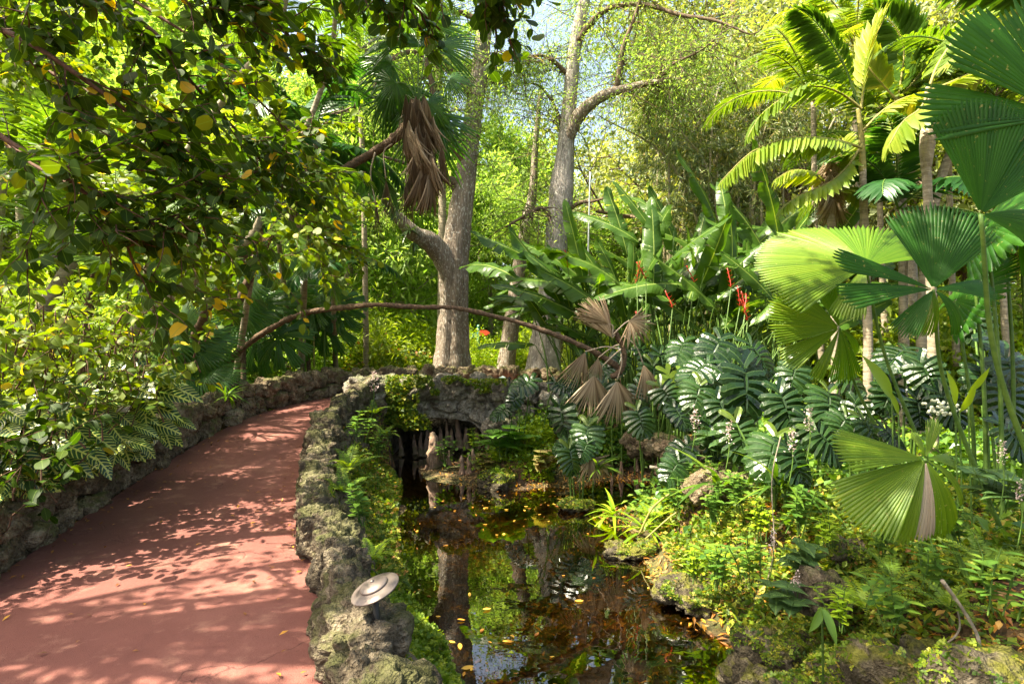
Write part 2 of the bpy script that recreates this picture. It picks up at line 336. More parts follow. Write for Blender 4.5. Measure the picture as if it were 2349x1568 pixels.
M_bract = leafmat('red_bract', [(0, (.34, .02, .015)), (1, (.55, .07, .04))], .25, .35, .5, None, (1.3, .6, .5))
M_flower = leafmat('pale_pink_flower', [(0, (.50, .36, .34)), (1, (.75, .62, .58))], .35, .6, .3, None, (1, .9, .9))
M_white = leafmat('white_berry', [(0, (.66, .68, .5)), (1, (.8, .8, .66))], .2, .5, .4, None, (1, 1, .9))
M_cyp = barkmat('bark_cypress', (.085, .062, .043), (.33, .265, .20), (.19, .15, .115), (15, 15, 1.1), 1., .75, bd=.07)
M_cypgrey = barkmat('bark_cypress_grey', (.09, .078, .066), (.40, .36, .31), (.25, .22, .19), (11, 11, 1.6), .9, .75, bd=.05)
M_bark = barkmat('bark_brown', (.06, .04, .025), (.17, .12, .075), None, (16, 16, 6), .8, .1)
M_barkgrey = barkmat('bark_pale', (.14, .11, .08), (.33, .28, .21), None, (9, 9, 14), .5, .3)
M_palmtrunk = barkmat('trunk_palm', (.05, .032, .02), (.19, .12, .075), None, (14, 14, 26), 1., 0, bd=.04)
M_palmpale = barkmat('trunk_palm_pale', (.13, .105, .07), (.36, .30, .21), None, (3, 3, 18), .6, .2)
M_twig = barkmat('twig_brown', (.055, .028, .018), (.14, .075, .045), None, (20, 20, 20), .4)
M_stem = barkmat('green_stem', (.035, .085, .015), (.10, .17, .03), None, (5, 5, 12), .2, rough=.5)
M_stemyl = barkmat('yellow_stem', (.13, .13, .03), (.32, .27, .08), None, (5, 5, 12), .2, rough=.5)
M_culm = barkmat('bamboo_culm', (.14, .12, .07), (.33, .29, .17), None, (3, 3, 9), .3, rough=.5)
M_knee = barkmat('bark_knee', (.10, .062, .044), (.40, .26, .185), (.23, .16, .11), (22, 22, 4), .9, .15, moss=.35)
M_rock = rockmat('coral_rock', (.085, .064, .042), (.235, .178, .115), (.42, .34, .235), .6, (.075, .085, .02), 1.3)
M_rock2 = rockmat('coral_rock_pale', (.052, .042, .029), (.145, .115, .078), (.32, .265, .185), .45, (.07, .08, .02), 1.7)
M_rockgrey = rockmat('bridge_rock', (.12, .10, .08), (.30, .265, .215), (.48, .43, .355), .5, (.06, .08, .02), 1.1)
M_rockmoss = rockmat('mossy_rock', (.045, .038, .025), (.12, .10, .065), (.25, .21, .15), .9, (.085, .085, .012), 1.5)

def path_material():
    mat, nt = newmat('red_path'); n = NT(nt); o = n.obj()
    a = n.noise(o, .9, 5, .6); g = n.noise(o, 90, 3, .7); g2 = n.voro(o, 220)
    col = n.ramp(a, [(.3, (.140, .050, .040)), (.5, (.185, .069, .054)), (.7, (.245, .102, .079))])
    col = n.mix(n.m('MULTIPLY', n.ramp(g, [(.38, (1,)*3), (.58, (0,)*3)]), .45), col, (.17, .055, .045))
    col = n.mix(n.m('MULTIPLY', n.ramp(n.noise(o, 3.7, 6, .7), [(.54, (0,)*3), (.70, (1,)*3)]), .42), col, (.44, .23, .16))
    col = n.mix(n.m('MULTIPLY', n.ramp(n.noise(n.scale(o, (1, .5, 1)), 1.7, 7, .75), [(.52, (0,)*3), (.66, (1,)*3)]), .45), col, (.13, .05, .038))
    col = n.mix(n.m('MULTIPLY', n.ramp(n.noise(o, 26, 4, .7), [(.60, (0,)*3), (.68, (1,)*3)]), .5), col, (.12, .045, .035))
    wv = n.node('ShaderNodeVectorMath', operation='ADD'); n.put(wv.inputs[0], o)
    nz = n.node('ShaderNodeTexNoise'); n.put(nz.inputs['Vector'], o); nz.inputs['Scale'].default_value = 2.2; nz.inputs['Detail'].default_value = 5; n.put(wv.inputs[1], nz.outputs['Color'])
    cr = n.voro(wv.outputs[0], .75, 'DISTANCE_TO_EDGE'); cm = n.ramp(cr, [(0, (1,)*3), (.009, (0,)*3)]); cm = n.m('MULTIPLY', cm, n.ramp(n.noise(o, .8, 2), [(.45, (0,)*3), (.6, (1,)*3)]))
    col = n.mix(n.m('MULTIPLY', cm, .85), col, (.08, .03, .025))
    h = n.m('SUBTRACT', n.m('ADD', n.m('MULTIPLY', g, .5), n.m('MULTIPLY', g2, .5)), n.m('MULTIPLY', cm, .8))
    n.out(n.pr(col, .85, n.bump(h, .55, .012), .3)); return mat
def soil_material():
    mat, nt = newmat('soil_and_litter'); n = NT(nt); o = n.obj()
    a = n.noise(o, 2.0, 6, .65); v = n.voro(n.scale(o, (1, 1, .3)), 28, 'F1', 'Color'); sp = n.node('ShaderNodeSeparateXYZ'); n.put(sp.inputs[0], v)
    lf = n.ramp(sp.outputs[0], [(.0, (.045, .028, .016)), (.35, (.10, .055, .028)), (.65, (.22, .12, .05)), (.88, (.40, .25, .11)), (.97, (.12, .12, .03))], 'CONSTANT')
    col = n.mix(n.ramp(a, [(.38, (0,)*3), (.6, (.9,)*3)]), (.05, .034, .02), lf)
    col = n.mix(n.m('MULTIPLY', n.ramp(n.noise(o, .9, 4), [(.45, (0,)*3), (.62, (1,)*3)]), .6), col, (.05, .075, .015))
    n.out(n.pr(col, .9, n.bump(n.m('ADD', n.voro(o, 28), n.noise(o, 12, 5)), .9, .04), .25)); return mat
def water_material():
    mat, nt = newmat('dark_tannin_water'); n = NT(nt); o = n.obj()
    nm = n.bump(n.noise(n.scale(o, (1, 1, 1)), 5., 2), .05, .02)
    fr = n.node('ShaderNodeFresnel'); fr.inputs[0].default_value = 1.38; n.put(fr.inputs['Normal'], nm)
    gl = n.node('ShaderNodeBsdfGlossy'); gl.inputs['Roughness'].default_value = .0; n.put(gl.inputs['Normal'], nm)
    tr = n.node('ShaderNodeBsdfTransparent'); tr.inputs[0].default_value = (.34, .27, .13, 1)
    mx = n.node('ShaderNodeMixShader'); nt.links.new(n.m('MULTIPLY', fr.outputs[0], 3.2, clamp=True), mx.inputs[0]); nt.links.new(tr.outputs[0], mx.inputs[1]); nt.links.new(gl.outputs[0], mx.inputs[2])
    n.out(mx.outputs[0]); return mat

# ------------------------------------------------------------------ terrain
PATH = A([(-.3, -5, 0, 1.35), (-.9, -2, 0, 1.3), (-1.6, 1, 0, 1.2), (-2.05, 2.8, 0, 1.2), (-2.6, 4.2, 0, 1.1), (-3.06, 5.5, .03, 1.0), (-3.36, 6.7, .1, .95), (-3.62, 8, .22, .86), (-3.72, 9.2, .36, .8), (-3.55, 10.4, .48, .8), (-3.0, 11.5, .56, .8), (-2.0, 12.2, .6, .8), (-.5, 12.4, .6, .8), (1, 12.2, .5, .8), (3.2, 11.9, .34, .8), (6, 12.4, .3, .8), (10, 15, .3, .8)])
PS = spline(PATH, 340)
POND = A([(-.45, 1.5), (1.8, 1.5), (1.85, 3.2), (1.6, 4.4), (1.42, 5.5), (1.6, 6.5), (1.35, 7.6), (2.2, 8.0), (3.1, 9.0), (2.5, 9.65), (1.5, 9.5), (.9, 9.1), (.25, 8.95), (-.5, 9.1), (-1.35, 9.55), (-1.55, 10.3), (-.9, 10.9), (-.6, 14), (-2.4, 14), (-2.4, 10.4), (-1.85, 9.), (-1.62, 7.4), (-1.22, 5.7), (-.66, 4.), (-.42, 2.8)])
def sd_poly(x, y, P):
    x = np.asarray(x, float); y = np.asarray(y, float); d = np.full(x.shape, 1e9); ins = np.zeros(x.shape, bool)
    for i in range(len(P)):
        a = P[i]; b = P[(i+1) % len(P)]; e = b-a; wx = x-a[0]; wy = y-a[1]
        t = np.clip((wx*e[0]+wy*e[1])/(e@e), 0, 1); d = np.minimum(d, np.hypot(wx-t*e[0], wy-t*e[1]))
        c = ((a[1] <= y) & (b[1] > y)) | ((b[1] <= y) & (a[1] > y))
        with np.errstate(divide='ignore', invalid='ignore'): xi = a[0]+(y-a[1])*e[0]/e[1]
        ins ^= c & (x < xi)
    return np.where(ins, -d, d)
def path_near(x, y):
    x = np.asarray(x, float).ravel(); y = np.asarray(y, float).ravel(); D = np.full(x.shape, 1e9); I = np.zeros(x.shape, int)
    for i, q in enumerate(PS[::2]):
        d = np.hypot(x-q[0], y-q[1]); m = d < D; D[m] = d[m]; I[m] = 2*i
    return D, I
def height(x, y):
    x = np.asarray(x, float); y = np.asarray(y, float); sh = x.shape
    p3 = np.stack([x, y, np.zeros_like(x)], -1)
    L = .06+.26*ss(9, 14, y)+.10*vnoise(p3*.5, 3)+.04*vnoise(p3*1.7, 5)+.25*ss(-5, -8, x)+.9*ss(25, 80, np.hypot(x, y))*1.2
    L = L+.20*ss(1.8, 3.2, x)*(1-ss(4.5, 7.5, y))+.12*ss(3, 6, x)
    sd = sd_poly(x, y, POND)+.12*vnoise(p3*1.9, 8)+.05*vnoise(p3*6, 9)
    bot = -.80-.16*ss(0, -1.0, sd)+.05*vnoise(p3*2.3, 12)+.12*ss(6.3, 7.3, y)
    z = np.where(sd < 0, bot+(-.585-bot)*ss(-.4, 0, sd), -.585+(L+.585)*ss(0, .95, sd)**.8)
    mud = np.clip(1.5*np.exp(-(((x+.85)/.72)**2+((y-10.15)/.85)**2)), 0, 1); z = np.where(sd > 0, z*(1-mud)+np.minimum(z, -.54+.04*vnoise(p3*4, 31))*mud, z)
    D, I = path_near(x, y); D = D.reshape(sh); I = I.reshape(sh); hw = PS[I, 3]; pz = PS[I, 2]-.05
    w = 1-ss(.22, .52, D-hw); w = np.where((y > 10.5) & (x > -2.75) & (x < -.2), 0, w)
    return z*(1-w)+pz*w
def nonuni(a, b, st, far, g=1.13):
    c = list(np.arange(a, b+1e-6, st)); s = st; q = b
    while q < far: s *= g; q += s; c.append(q)
    s = st; q = a; l = []
    while q > -far: s *= g; q -= s; l.append(q)
    return A(l[::-1]+c)
gx = nonuni(-7, 7.5, .075, 320); gy = nonuni(-1, 15, .075, 320)
X, Y = np.meshgrid(gx, gy); Z = height(X, Y); gi = np.arange(X.size).reshape(X.shape)
mb = MB(); mb.add(np.stack([X, Y, Z], -1).reshape(-1, 3), np.stack([gi[:-1, :-1], gi[:-1, 1:], gi[1:, 1:], gi[1:, :-1]], -1).reshape(-1, 4))
setting('ground', mb.mesh('ground', soil_material()))
# path
mb = MB(); T = nrm(np.gradient(PS[:, :3], axis=0)); S = nrm(np.cross(T, UP)); k = 17; V = []
for j, t in enumerate(np.linspace(-1, 1, k)):
    q = PS[:, :3]+S*(PS[:, 3:4]*t); q[:, 2] += .018*(1-t*t)+.005*vnoise(q*2.3, 4)+.003; V.append(q)
V = np.array(V).transpose(1, 0, 2); gi = np.arange(V.shape[0]*k).reshape(-1, k)
mb.add(V.reshape(-1, 3), np.stack([gi[:-1, :-1], gi[:-1, 1:], gi[1:, 1:], gi[1:, :-1]], -1).reshape(-1, 4)[:, ::-1])
setting('path', mb.mesh('path', path_material()))
# water
mb = MB(); mb.add([(-3.2, 1, -.6), (4, 1, -.6), (4, 14.5, -.6), (-3.2, 14.5, -.6)], [[0, 1, 2, 3]]); setting('water', mb.mesh('water', water_material()))

# ------------------------------------------------------------------ rocks, walls, bridge
def ico(sub):
    import bmesh
    bm = bmesh.new(); bmesh.ops.create_icosphere(bm, subdivisions=sub, radius=1); V = A([v.co[:] for v in bm.verts]); Fq = A([[v.index for v in f.verts] for f in bm.faces]); bm.free(); return V, Fq
ICO = {k: ico(k) for k in (2, 3, 4, 5)}
def rock(mb, c, size, seed, sub=4, rough=.3, box=.35, pit=.07, R=None, m=0):
    V, Fq = ICO[sub]; q = V.copy()
    mx = np.max(np.abs(q), axis=1, keepdims=True); q = q*(1-box)+q/mx*box*.82
    n = nrm(V); s = A(size)
    ws = q*s; mean = float(np.mean(s)); nf = ws/mean
    d = rough*fbm(nf*1.25+seed*3.7, 3, seed)
    f1, f2, cid = worley(nf*2.1+seed, seed); d = d-.16*np.exp(-(f2-f1)*9)
    if sub >= 4: f1, f2, _ = worley(nf*6+seed, seed+5); d = d-pit*np.clip(1-f1*2.2, 0, 1)*1.6+.05*fbm(nf*7, 3, seed+9)
    q = ws+n*(d*mean)[:, None]
    if R is not None: q = q@np.asarray(R).T
    mb.add(q+A(c), Fq, None, (seed*.37) % 1, m)

def along(P, t): return np.array([np.interp(t, np.linspace(0, 1, len(P)), P[:, k]) for k in range(P.shape[1])])
def wall_rocks(mb, line, tiers, sz, seed, sub=4, hgt=None, thick=.2, step=.9):
    """line: x, y, base z, top z"""
    r = rg(seed); P = spline(line, 200); L = np.concatenate([[0], np.cumsum(np.linalg.norm(np.diff(P[:, :2], axis=0), axis=1))]); s = 0; k = 0
    while s < L[-1]:
        q = A([np.interp(s, L, P[:, j]) for j in range(4)]); q2 = A([np.interp(min(s+.1, L[-1]), L, P[:, j]) for j in range(4)]); q0 = A([np.interp(max(s-.1, 0), L, P[:, j]) for j in range(4)])
        tan = nrm(q2[:2]-q0[:2]); ang = math.atan2(tan[1], tan[0]); H = q[3]-q[2]; dist = math.hypot(q[0], q[1]); sb = sub if dist < 8.5 else min(sub, 4)
        z = q[2]-.06; j = 0; w = sz*r.uniform(.75, 1.3)
        nt = max(1, int(round(H/tiers))); hs = r.uniform(.75, 1.25, nt); hs = hs/hs.sum()*H*r.uniform(.9, 1.13)
        for hh in hs:
            off = r.normal(0, .03); cx = q[0]-tan[1]*off+tan[0]*r.normal(0, .05); cy = q[1]+tan[0]*off+tan[1]*r.normal(0, .05)
            rock(mb, (cx, cy, z+hh/2+.03), (w*.60, thick*r.uniform(.85, 1.2), hh*.62), seed*100+k, sb, .34, .5, R=rotM((r.normal(0, .1), r.normal(0, .12), ang+r.normal(0, .15)))); z += hh; k += 1
        s += w*step
# right wall beside the path (between path and pond)
RW = A([(.35, .6, 0, .36), (-.2, 1.7, 0, .36), (-.70, 2.85, 0, .34), (-1.12, 3.7, 0, .33), (-1.42, 4.4, 0, .36), (-1.76, 5.2, .02, .40), (-2.10, 6.2, .06, .46), (-2.42, 7.2, .13, .55), (-2.66, 8.2, .22, .66), (-2.8, 9.1, .32, .78), (-2.78, 10.0, .42, .9), (-2.72, 10.8, .5, 1.0)])
mb = MB(); wall_rocks(mb, RW, .34, .36, 11, 5, thick=.19, step=.8)
FW = RW.copy(); FW[:, 0] += .16; FW[:, 2] = -.66; FW[:, 3] = RW[:, 2]+.02
wall_rocks(mb, FW, .36, .4, 12, 4, thick=.2, step=.95)
single('rock_wall', mb.mesh('rock_wall', [M_rock2]), 'low knobbly rock wall between the red path and the pond', 'wall')
LW = A([(-3.15, .5, 0, .5), (-3.45, 2.2, 0, .5), (-3.75, 3.6, 0, .5), (-4.05, 4.8, .02, .52), (-4.3, 6.0, .06, .6), (-4.52, 7.2, .14, .72), (-4.68, 8.2, .22, .82), (-4.70, 9.2, .34, .93), (-4.56, 10.4, .46, 1.03), (-4.15, 11.5, .54, 1.1), (-3.4, 12.5, .6, 1.12), (-2.4, 13.1, .6, 1.13), (-1, 13.35, .6, 1.13), (.4, 13.3, .58, 1.1), (1.6, 13.1, .5, 1.0), (3.4, 12.8, .4, .85)])
mb = MB(); wall_rocks(mb, LW, .3, .36, 21, 4, thick=.2, step=.82)
single('rock_wall', mb.mesh('rock_wall', [M_rock]), 'taller wall of stacked coral rocks along the left edge of the red path, running over the bridge', 'wall')

def build_bridge():
    t = thing('stone_bridge', 'arched stone bridge over the pond, overgrown with creepers, dark opening below', 'bridge', (-1.5, 11.9, -.6))
    mb = MB(); r = rg(5)
    xs = np.linspace(-3.1, .9, 150); x0, x1 = -2.42, -.52; cr = .24
    def arch(x):
        u = np.clip((x-(x0+x1)/2)/((x1-x0)/2), -1, 1); return np.where(np.abs(u) < 1, -.25+(cr+.25)*np.sqrt(1-np.abs(u)**2.6)+.02*vnoise(np.stack([x*4, x*0, x*0], -1), 3), -.75)
    base = arch(xs)
    def top(x): return .98-.06*np.clip((x+.3)/1.2, 0, 1)+0*x
    nz = 46; Vg = np.zeros((nz, len(xs), 3))
    for j in range(nz):
        f = j/(nz-1); z = base+(top(xs)-base)*f; Vg[j] = np.stack([xs, np.full_like(xs, 10.98), z], -1)
    p = Vg.reshape(-1, 3)*A([1, 1, 1]); f1, f2, cid = worley(p*A([2.6, .1, 3.4]), 4)
    dsp = .09*fbm(p*3, 4, 2)+.10*(cid-.5)-.10*np.exp(-(f2-f1)*14); g1, g2, _ = worley(p*A([9, .1, 9]), 9); dsp = dsp-.03*np.clip(1-g1*2, 0, 1)
    p[:, 1] -= dsp; gi = np.arange(len(p)).reshape(nz, -1)
    mb.add(p, np.stack([gi[:-1, :-1], gi[:-1, 1:], gi[1:, 1:], gi[1:, :-1]], -1).reshape(-1, 4))
    # soffit from front to back, following the arch
    ny = 24; Vs = np.zeros((ny, len(xs), 3)); fr = p.reshape(nz, -1, 3)[0]
    for j in range(ny):
        f = j/(ny-1); Vs[j] = np.stack([xs, fr[:, 1]*(1-f)+13.6*f, base], -1)
    q = Vs.reshape(-1, 3); q2 = q.copy(); q2[:, 2] += .04*fbm(q*2.5, 3, 8)*ss(0, .1, (q[:, 1]-11)/2.6); gi = np.arange(len(q)).reshape(ny, -1)
    mb.add(q2, np.stack([gi[:-1, :-1], gi[1:, :-1], gi[1:, 1:], gi[:-1, 1:]], -1).reshape(-1, 4))
    # side walls of the channel below the springing, back wall
    for xx in (x0-.02, x1+.02):
        ys = np.linspace(10.95, 13.9, 40); zs = np.linspace(-1.0, .1, 14); Yg, Zg = np.meshgrid(ys, zs); qq = np.stack([np.full_like(Yg, xx), Yg, Zg], -1).reshape(-1, 3); qq[:, 0] += .06*fbm(qq*3, 3, 3); gi = np.arange(len(qq)).reshape(14, -1)
        mb.add(qq, np.stack([gi[:-1, :-1], gi[:-1, 1:], gi[1:, 1:], gi[1:, :-1]], -1).reshape(-1, 4))
    mb.box((-1.4, 14.0, -.2), (1.8, .2, .8))
    me = mb.mesh('arch', [M_rockgrey]); part('arch', me, t, world=True)
    mb = MB(); wall_rocks(mb, A([(-2.95, 10.75, .62, 1.03), (-2.3, 10.98, .62, 1.06), (-1.3, 11.05, .62, 1.05), (-.4, 11.05, .62, 1.03), (.5, 10.9, .6, .92)]), .4, .34, 31, 4, thick=.17, step=.75)
    wall_rocks(mb, A([(.3, 11.0, -.3, .85), (.75, 10.95, -.3, .75), (1.2, 10.9, -.25, .5)]), .34, .36, 32, 4, thick=.22)
    wall_rocks(mb, A([(-2.95, 10.6, -.7, .95), (-2.6, 10.7, -.7, .9)]), .34, .36, 33, 4, thick=.22)
    part('parapet', mb.mesh('parapet', [M_rockgrey]), t, world=True)
build_bridge()
# ------------------------------------------------------------------ plant builders
def scatter_leaves(mb, P, D, r, T, size, jit=.5, up=.6, cr=None, sj=.25, m=0, crand=None):
    """P points, D preferred directions"""
    N = len(P); d = nrm(D+r.normal(0, jit, (N, 3))); nr = nrm(UP*up+r.normal(0, .45, (N, 3)))
    s = size*(1+r.uniform(-sj, sj, N)); mb.inst(T, P, frames(d, nr), s, r.uniform(0, 1, N) if crand is None else crand(r, N), m)

def limb(r, p, d, L, wig=.25, up=.0, n=6):
    P = [A(p)]; d = nrm(A(d)); st = L/(n-1)
    for i in range(n-1):
        d = nrm(d+r.normal(0, wig, 3)*.5+UP*up); P.append(P[-1]+d*st)
    return np.array(P)
def grow(mb, r, p, d, L, rad, depth, tips, ch=(4, 5, 6), wig=.3, up=.04, spread=.75, k=6, shrink=.62, mind=.25):
    P = limb(r, p, d, L, wig, up); mb.tube(P, np.linspace(rad, rad*.45, len(P)), max(4, k), cap=False)
    if depth == 0:
        for i in range(1, len(P)): tips.append((P[i], nrm(P[i]-P[i-1])))
        return
    c = ch[depth-1]
    for i in range(c):
        f = mind+(1-mind)*(i+r.uniform(0, 1))/c; f = min(f, .98); j = f*(len(P)-1); a = int(j); q = P[a]*(1-(j-a))+P[min(a+1, len(P)-1)]*(j-a)
        t = nrm(P[min(a+1, len(P)-1)]-P[max(a-1, 0)]); s = nrm(np.cross(t, r.normal(0, 1, 3))); nd = nrm(t*(1-spread*.6)+s*spread)
        grow(mb, r, q, nd, L*shrink*r.uniform(.7, 1.15), rad*(.62-.2*f), depth-1, tips, ch, wig, up, spread, k-1, shrink, mind)
    tips.append((P[-1], nrm(P[-1]-P[-2])))

def tree_meshes(name, seed, H, rad, crown_r, T, lsize, mats, nl=60, bare=.35, nlimb=9, depth=2, spread=.8, clump=.35, bark=None, lean=(0, 0), up=.03, limb_el=(.1, .9), drop=0., crand=None):
    r = rg(seed); wood = MB(); tips = []
    tr = spline(A([(0, 0, -.3), (lean[0]*.3, lean[1]*.3, H*.33), (lean[0]*.6+r.normal(0, .2), lean[1]*.6, H*.66), (lean[0], lean[1], H)]), 14)
    rads = rad*(1-.75*np.linspace(0, 1, 14)**1.1); rads[0] *= 1.35; wood.tube(tr, rads, 12, bump=.12, bs=3, seed=seed)
    for i in range(nlimb):
        f = bare+(1-bare)*(i+r.uniform(0, .9))/nlimb; q = along(tr, min(f, .98)); az = i*2.4+r.uniform(-.4, .4); el = r.uniform(*limb_el)
        d = A([math.cos(az)*math.cos(el), math.sin(az)*math.cos(el), math.sin(el)])
        L = crown_r*(1-.55*max(0, (f-bare)/(1-bare))**1.6)*r.uniform(.7, 1.1)
        grow(wood, r, q, d, L, rad*.36*(1-f*.5), depth, tips, ch=(5, 6, 6), up=up, spread=spread, k=6)
    P = A([t[0] for t in tips]); D = A([t[1] for t in tips]); lf = MB()
    idx = np.repeat(np.arange(len(P)), nl); keep = r.random(len(P)) > .12; idx = idx[keep[idx]]
    Q = P[idx]+r.normal(0, clump, (len(idx), 3))*A([1, 1, .7]); Q[:, 2] -= drop*np.abs(r.normal(0, 1, len(idx)))
    cl = r.uniform(-.22, .22, len(P))[idx]
    scatter_leaves(lf, Q, D[idx]-UP*(.2+drop), r, T, lsize, .7, .7, m=0, crand=lambda r_, N: np.clip(r_.uniform(.1, .9, N)+cl, 0, 1))
    return wood.mesh(name+'_trunk', [bark or M_bark]), lf.mesh(name+'_crown', mats, smooth=False)
def put_tree(name, meshes, label, cat, group, loc, rz=0, s=1.):
    t = thing(name, label, cat, loc, group); t.rotation_euler = (0, 0, rz); t.scale = (s, s, s)
    part('trunk', meshes[0], t); part('crown', meshes[1], t); return t

T_LFT = leaf_t(.09, 3, .25, .18, 'strap'); T_LFTW = leaf_t(.16, 3, .3, .2, 'strap'); T_LFTWW = leaf_t(.26, 4, .25, .3, 'strap'); T_FISH = leaf_t(.42, 3, .2, .1, 'obov')
def frond(mb, P, nl=36, ll=.35, T=T_LFT, ang=(75, 35), vee=.25, rr=.008, start=.2, sag=.0, r=None, prof=None, bm=1, up=UP, bare_r=True, cr=None):
    r = r or rg(1); n = nl; Ps = spline(P, 40); tt = np.linspace(start, .995, n); Q = np.stack([np.interp(tt, np.linspace(0, 1, 40), Ps[:, k]) for k in range(3)], -1)
    Td = np.gradient(Ps, axis=0); TT = nrm(np.stack([np.interp(tt, np.linspace(0, 1, 40), Td[:, k]) for k in range(3)], -1))
    upv = np.broadcast_to(up, TT.shape); S = nrm(np.cross(TT, upv)); bad = np.abs((TT*upv).sum(1)) > .97; S[bad] = S[~bad][0] if (~bad).any() else A([1, 0, 0]); Nn = np.cross(S, TT)
    f = (tt-start)/(1-start); pf = (np.sin(np.pi*(.12+.83*f))**.6) if prof is None else prof(f); an = np.radians(ang[0]*(1-f)+ang[1]*f)
    base = r.uniform(.15, .85)
    for sgn in (-1, 1):
        a = an+r.normal(0, .06, n); D = TT*np.cos(a)[:, None]+S*(sgn*np.sin(a))[:, None]+Nn*(vee+r.normal(0, .05, n))[:, None]-UP*sag
        rr_ = np.clip(base+r.normal(0, .12, n), 0, 1) if cr is None else np.clip(r.uniform(*cr, n), 0, 1)
        mb.inst(T, Q, frames(D, Nn+S*(-sgn*.25)), ll*pf*(1+r.normal(0, .05, n)), rr_, 0)
    mb.tube(Ps[::3], np.linspace(rr*1.6, rr*.4, len(Ps[::3])), 5, m=bm, cap=False)
def frond_curve(L, el=50, droop=1.2, side=0.):
    """from the origin along +Y, starting at elevation el degrees and bending down"""
    P = [A([0, 0, 0.])]; a = math.radians(el); n = 12
    for i in range(n): P.append(P[-1]+A([side*(i/n)**2*L/n, math.cos(a)*L/n, math.sin(a)*L/n])); a -= droop/n*(.5+i/n)
    return A(P)
def frond_mesh(name, seed, L, el, droop, nl, ll, T, mats, **kw):
    mb = MB(); r = rg(seed); frond(mb, frond_curve(L, el, droop, r.uniform(-.25, .25)), nl, ll, T, r=r, **kw); return mb.mesh(name, mats)
def palm(name, label, cat, loc, h, tr, variants, nf, seed, group=None, tmat=None, bend=(0, 0), el=(-.5, .6), s=1., tpath=None, fname='frond', skirt=None):
    r = rg(seed); t = thing(name, label, cat, loc, group); L = A(loc, )
    P = tpath if tpath is not None else spline(A([(0, 0, -.3), (bend[0]*.3, bend[1]*.3, h*.4), (bend[0], bend[1], h)]), 14)
    if h > 0:
        mb = MB(); mb.tube(P, np.linspace(tr*1.15, tr*.85, len(P)), 10, bump=.12, bs=9, seed=seed); part('trunk', mb.mesh('palm_trunk', [tmat or M_palmtrunk]), t)
    top = P[-1]
    for i in range(nf):
        az = i*2.399+r.uniform(-.25, .25); e = r.uniform(*el); R = rotM((0, 0, az))@rotM((e, 0, 0))
        part(fname, variants[i % len(variants)], t, mat44(R, top, s*r.uniform(.85, 1.1)))
    return t

def fan(mb, R=1., a0=-150, a1=150, n=30, split=.6, pleat=.018, tipw=.1, droop=.15, tipdroop=.0, rf=None, cup=0., nr=7, r=None, m=0, base=.5, hub=.02, gapj=0., rv=.16, jag=0.03):
    """leaf blade in the XY plane, hub at the origin, pointing to +Y; angles in degrees from +Y"""
    r = r or rg(3); E = np.radians(np.linspace(a0, a1, n+1)); V = []; UV = []; Q = []; RR = []; b0 = 0; tt = np.linspace(0, 1, nr)
    for i in range(n):
        al, ar = E[i], E[i+1]; am = (al+ar)/2; Ri = R*(rf((am-E[0])/(E[-1]-E[0])) if rf else 1)*(1+r.normal(0, jag)); hw = (ar-al)/2
        aj = r.normal(0, gapj)*(ar-al); td = tipdroop*(1+r.normal(0, .25)); rc = np.clip(base+r.normal(0, rv), 0, 1)
        spi = split if split < .85 or r.random() > .09 else r.uniform(.55, .88)
        for t in tt:
            rad = hub+t*(Ri-hub); g = 1.
            if t > spi: u = (t-spi)/(1-spi); g = 1-(1-tipw)*u**(1.3 if split < .85 else 1.)
            aa = am+aj*max(0, t-split)
            for k, (an, zz) in enumerate(((aa-hw*g, -1), (aa, 1), (aa+hw*g, -1))):
                q = rad*(1.0 if k == 1 or t < 1 else (.985 if split < .85 else .975))
                z = zz*pleat*rad*(1 if t <= split else g)-droop*R*(t**2)*(Ri/R)-td*R*max(0, t-split*.8)**2+cup*R*t*(np.cos(aa))
                V.append((math.sin(an)*q, math.cos(an)*q, z)); UV.append((i+(0, .5, 1)[k], t)); RR.append(rc)
        for j in range(nr-1):
            p = b0+3*j; Q += [[p, p+1, p+4, p+3], [p+1, p+2, p+5, p+4]]
        b0 += 3*nr
    mb.add(V, Q, UV, RR, m)
def monstera(seed, nl=7, w=1.0, mat=None):
    mb = MB(); r = rg(seed)
    for sgn in (-1, 1):
        for j in range(nl+2):
            f = j/(nl+1); y0 = .10+f*.80; L = w*.52*(math.sin(math.pi*(.30+.62*f))**.8)*(1 if f < .95 else .8); th = math.radians(-38+f*100) if j else math.radians(-62)
            if j == 0: y0 = .06; L = w*.42
            wid = .80/(nl+1)*1.04; st = 7; V = []; UV = []
            for k in range(st+1):
                t = k/st; a = th+.35*t; c = A([sgn*math.cos(th+.18*t)*L*t, y0+math.sin(th+.18*t)*L*t]); nrmv = A([-sgn*math.sin(a), math.cos(a)])
                hw = wid/2*(1.12 if t < .58 else .97-.3*max(0, t-.7))*(1+.95*t)*(1 if t < .95 else .35)
                for q in (-1, 1):
                    p = c+nrmv*q*hw; z = .16*abs(p[0])-.62*abs(p[0])**2-.28*p[1]**2+.012*math.sin(j*2+t*3)
                    V.append((p[0], p[1], z)); UV.append((.5+.5*q, t))
            Q = [[2*k, 2*k+1, 2*k+3, 2*k+2] for k in range(st)]
            mb.add(V, Q, UV, np.clip(.15+.2*(seed % 4)+r.normal(0, .1), 0, 1))
    V = []; UV = []
    for k in range(9):
        t = k/8; y = .03+t*.98
        for x in (-.05, 0, .05): xx = x*(1-t*.6); V.append((xx, y, -.28*y*y+.1*abs(xx)+.004)); UV.append((.5+x*9, t))
    mb.add(V, [[3*k+a, 3*k+a+1, 3*k+a+4, 3*k+a+3] for k in range(8) for a in (0, 1)], UV, .55)
    return mb.mesh('monstera_leaf', [mat or M_monst])
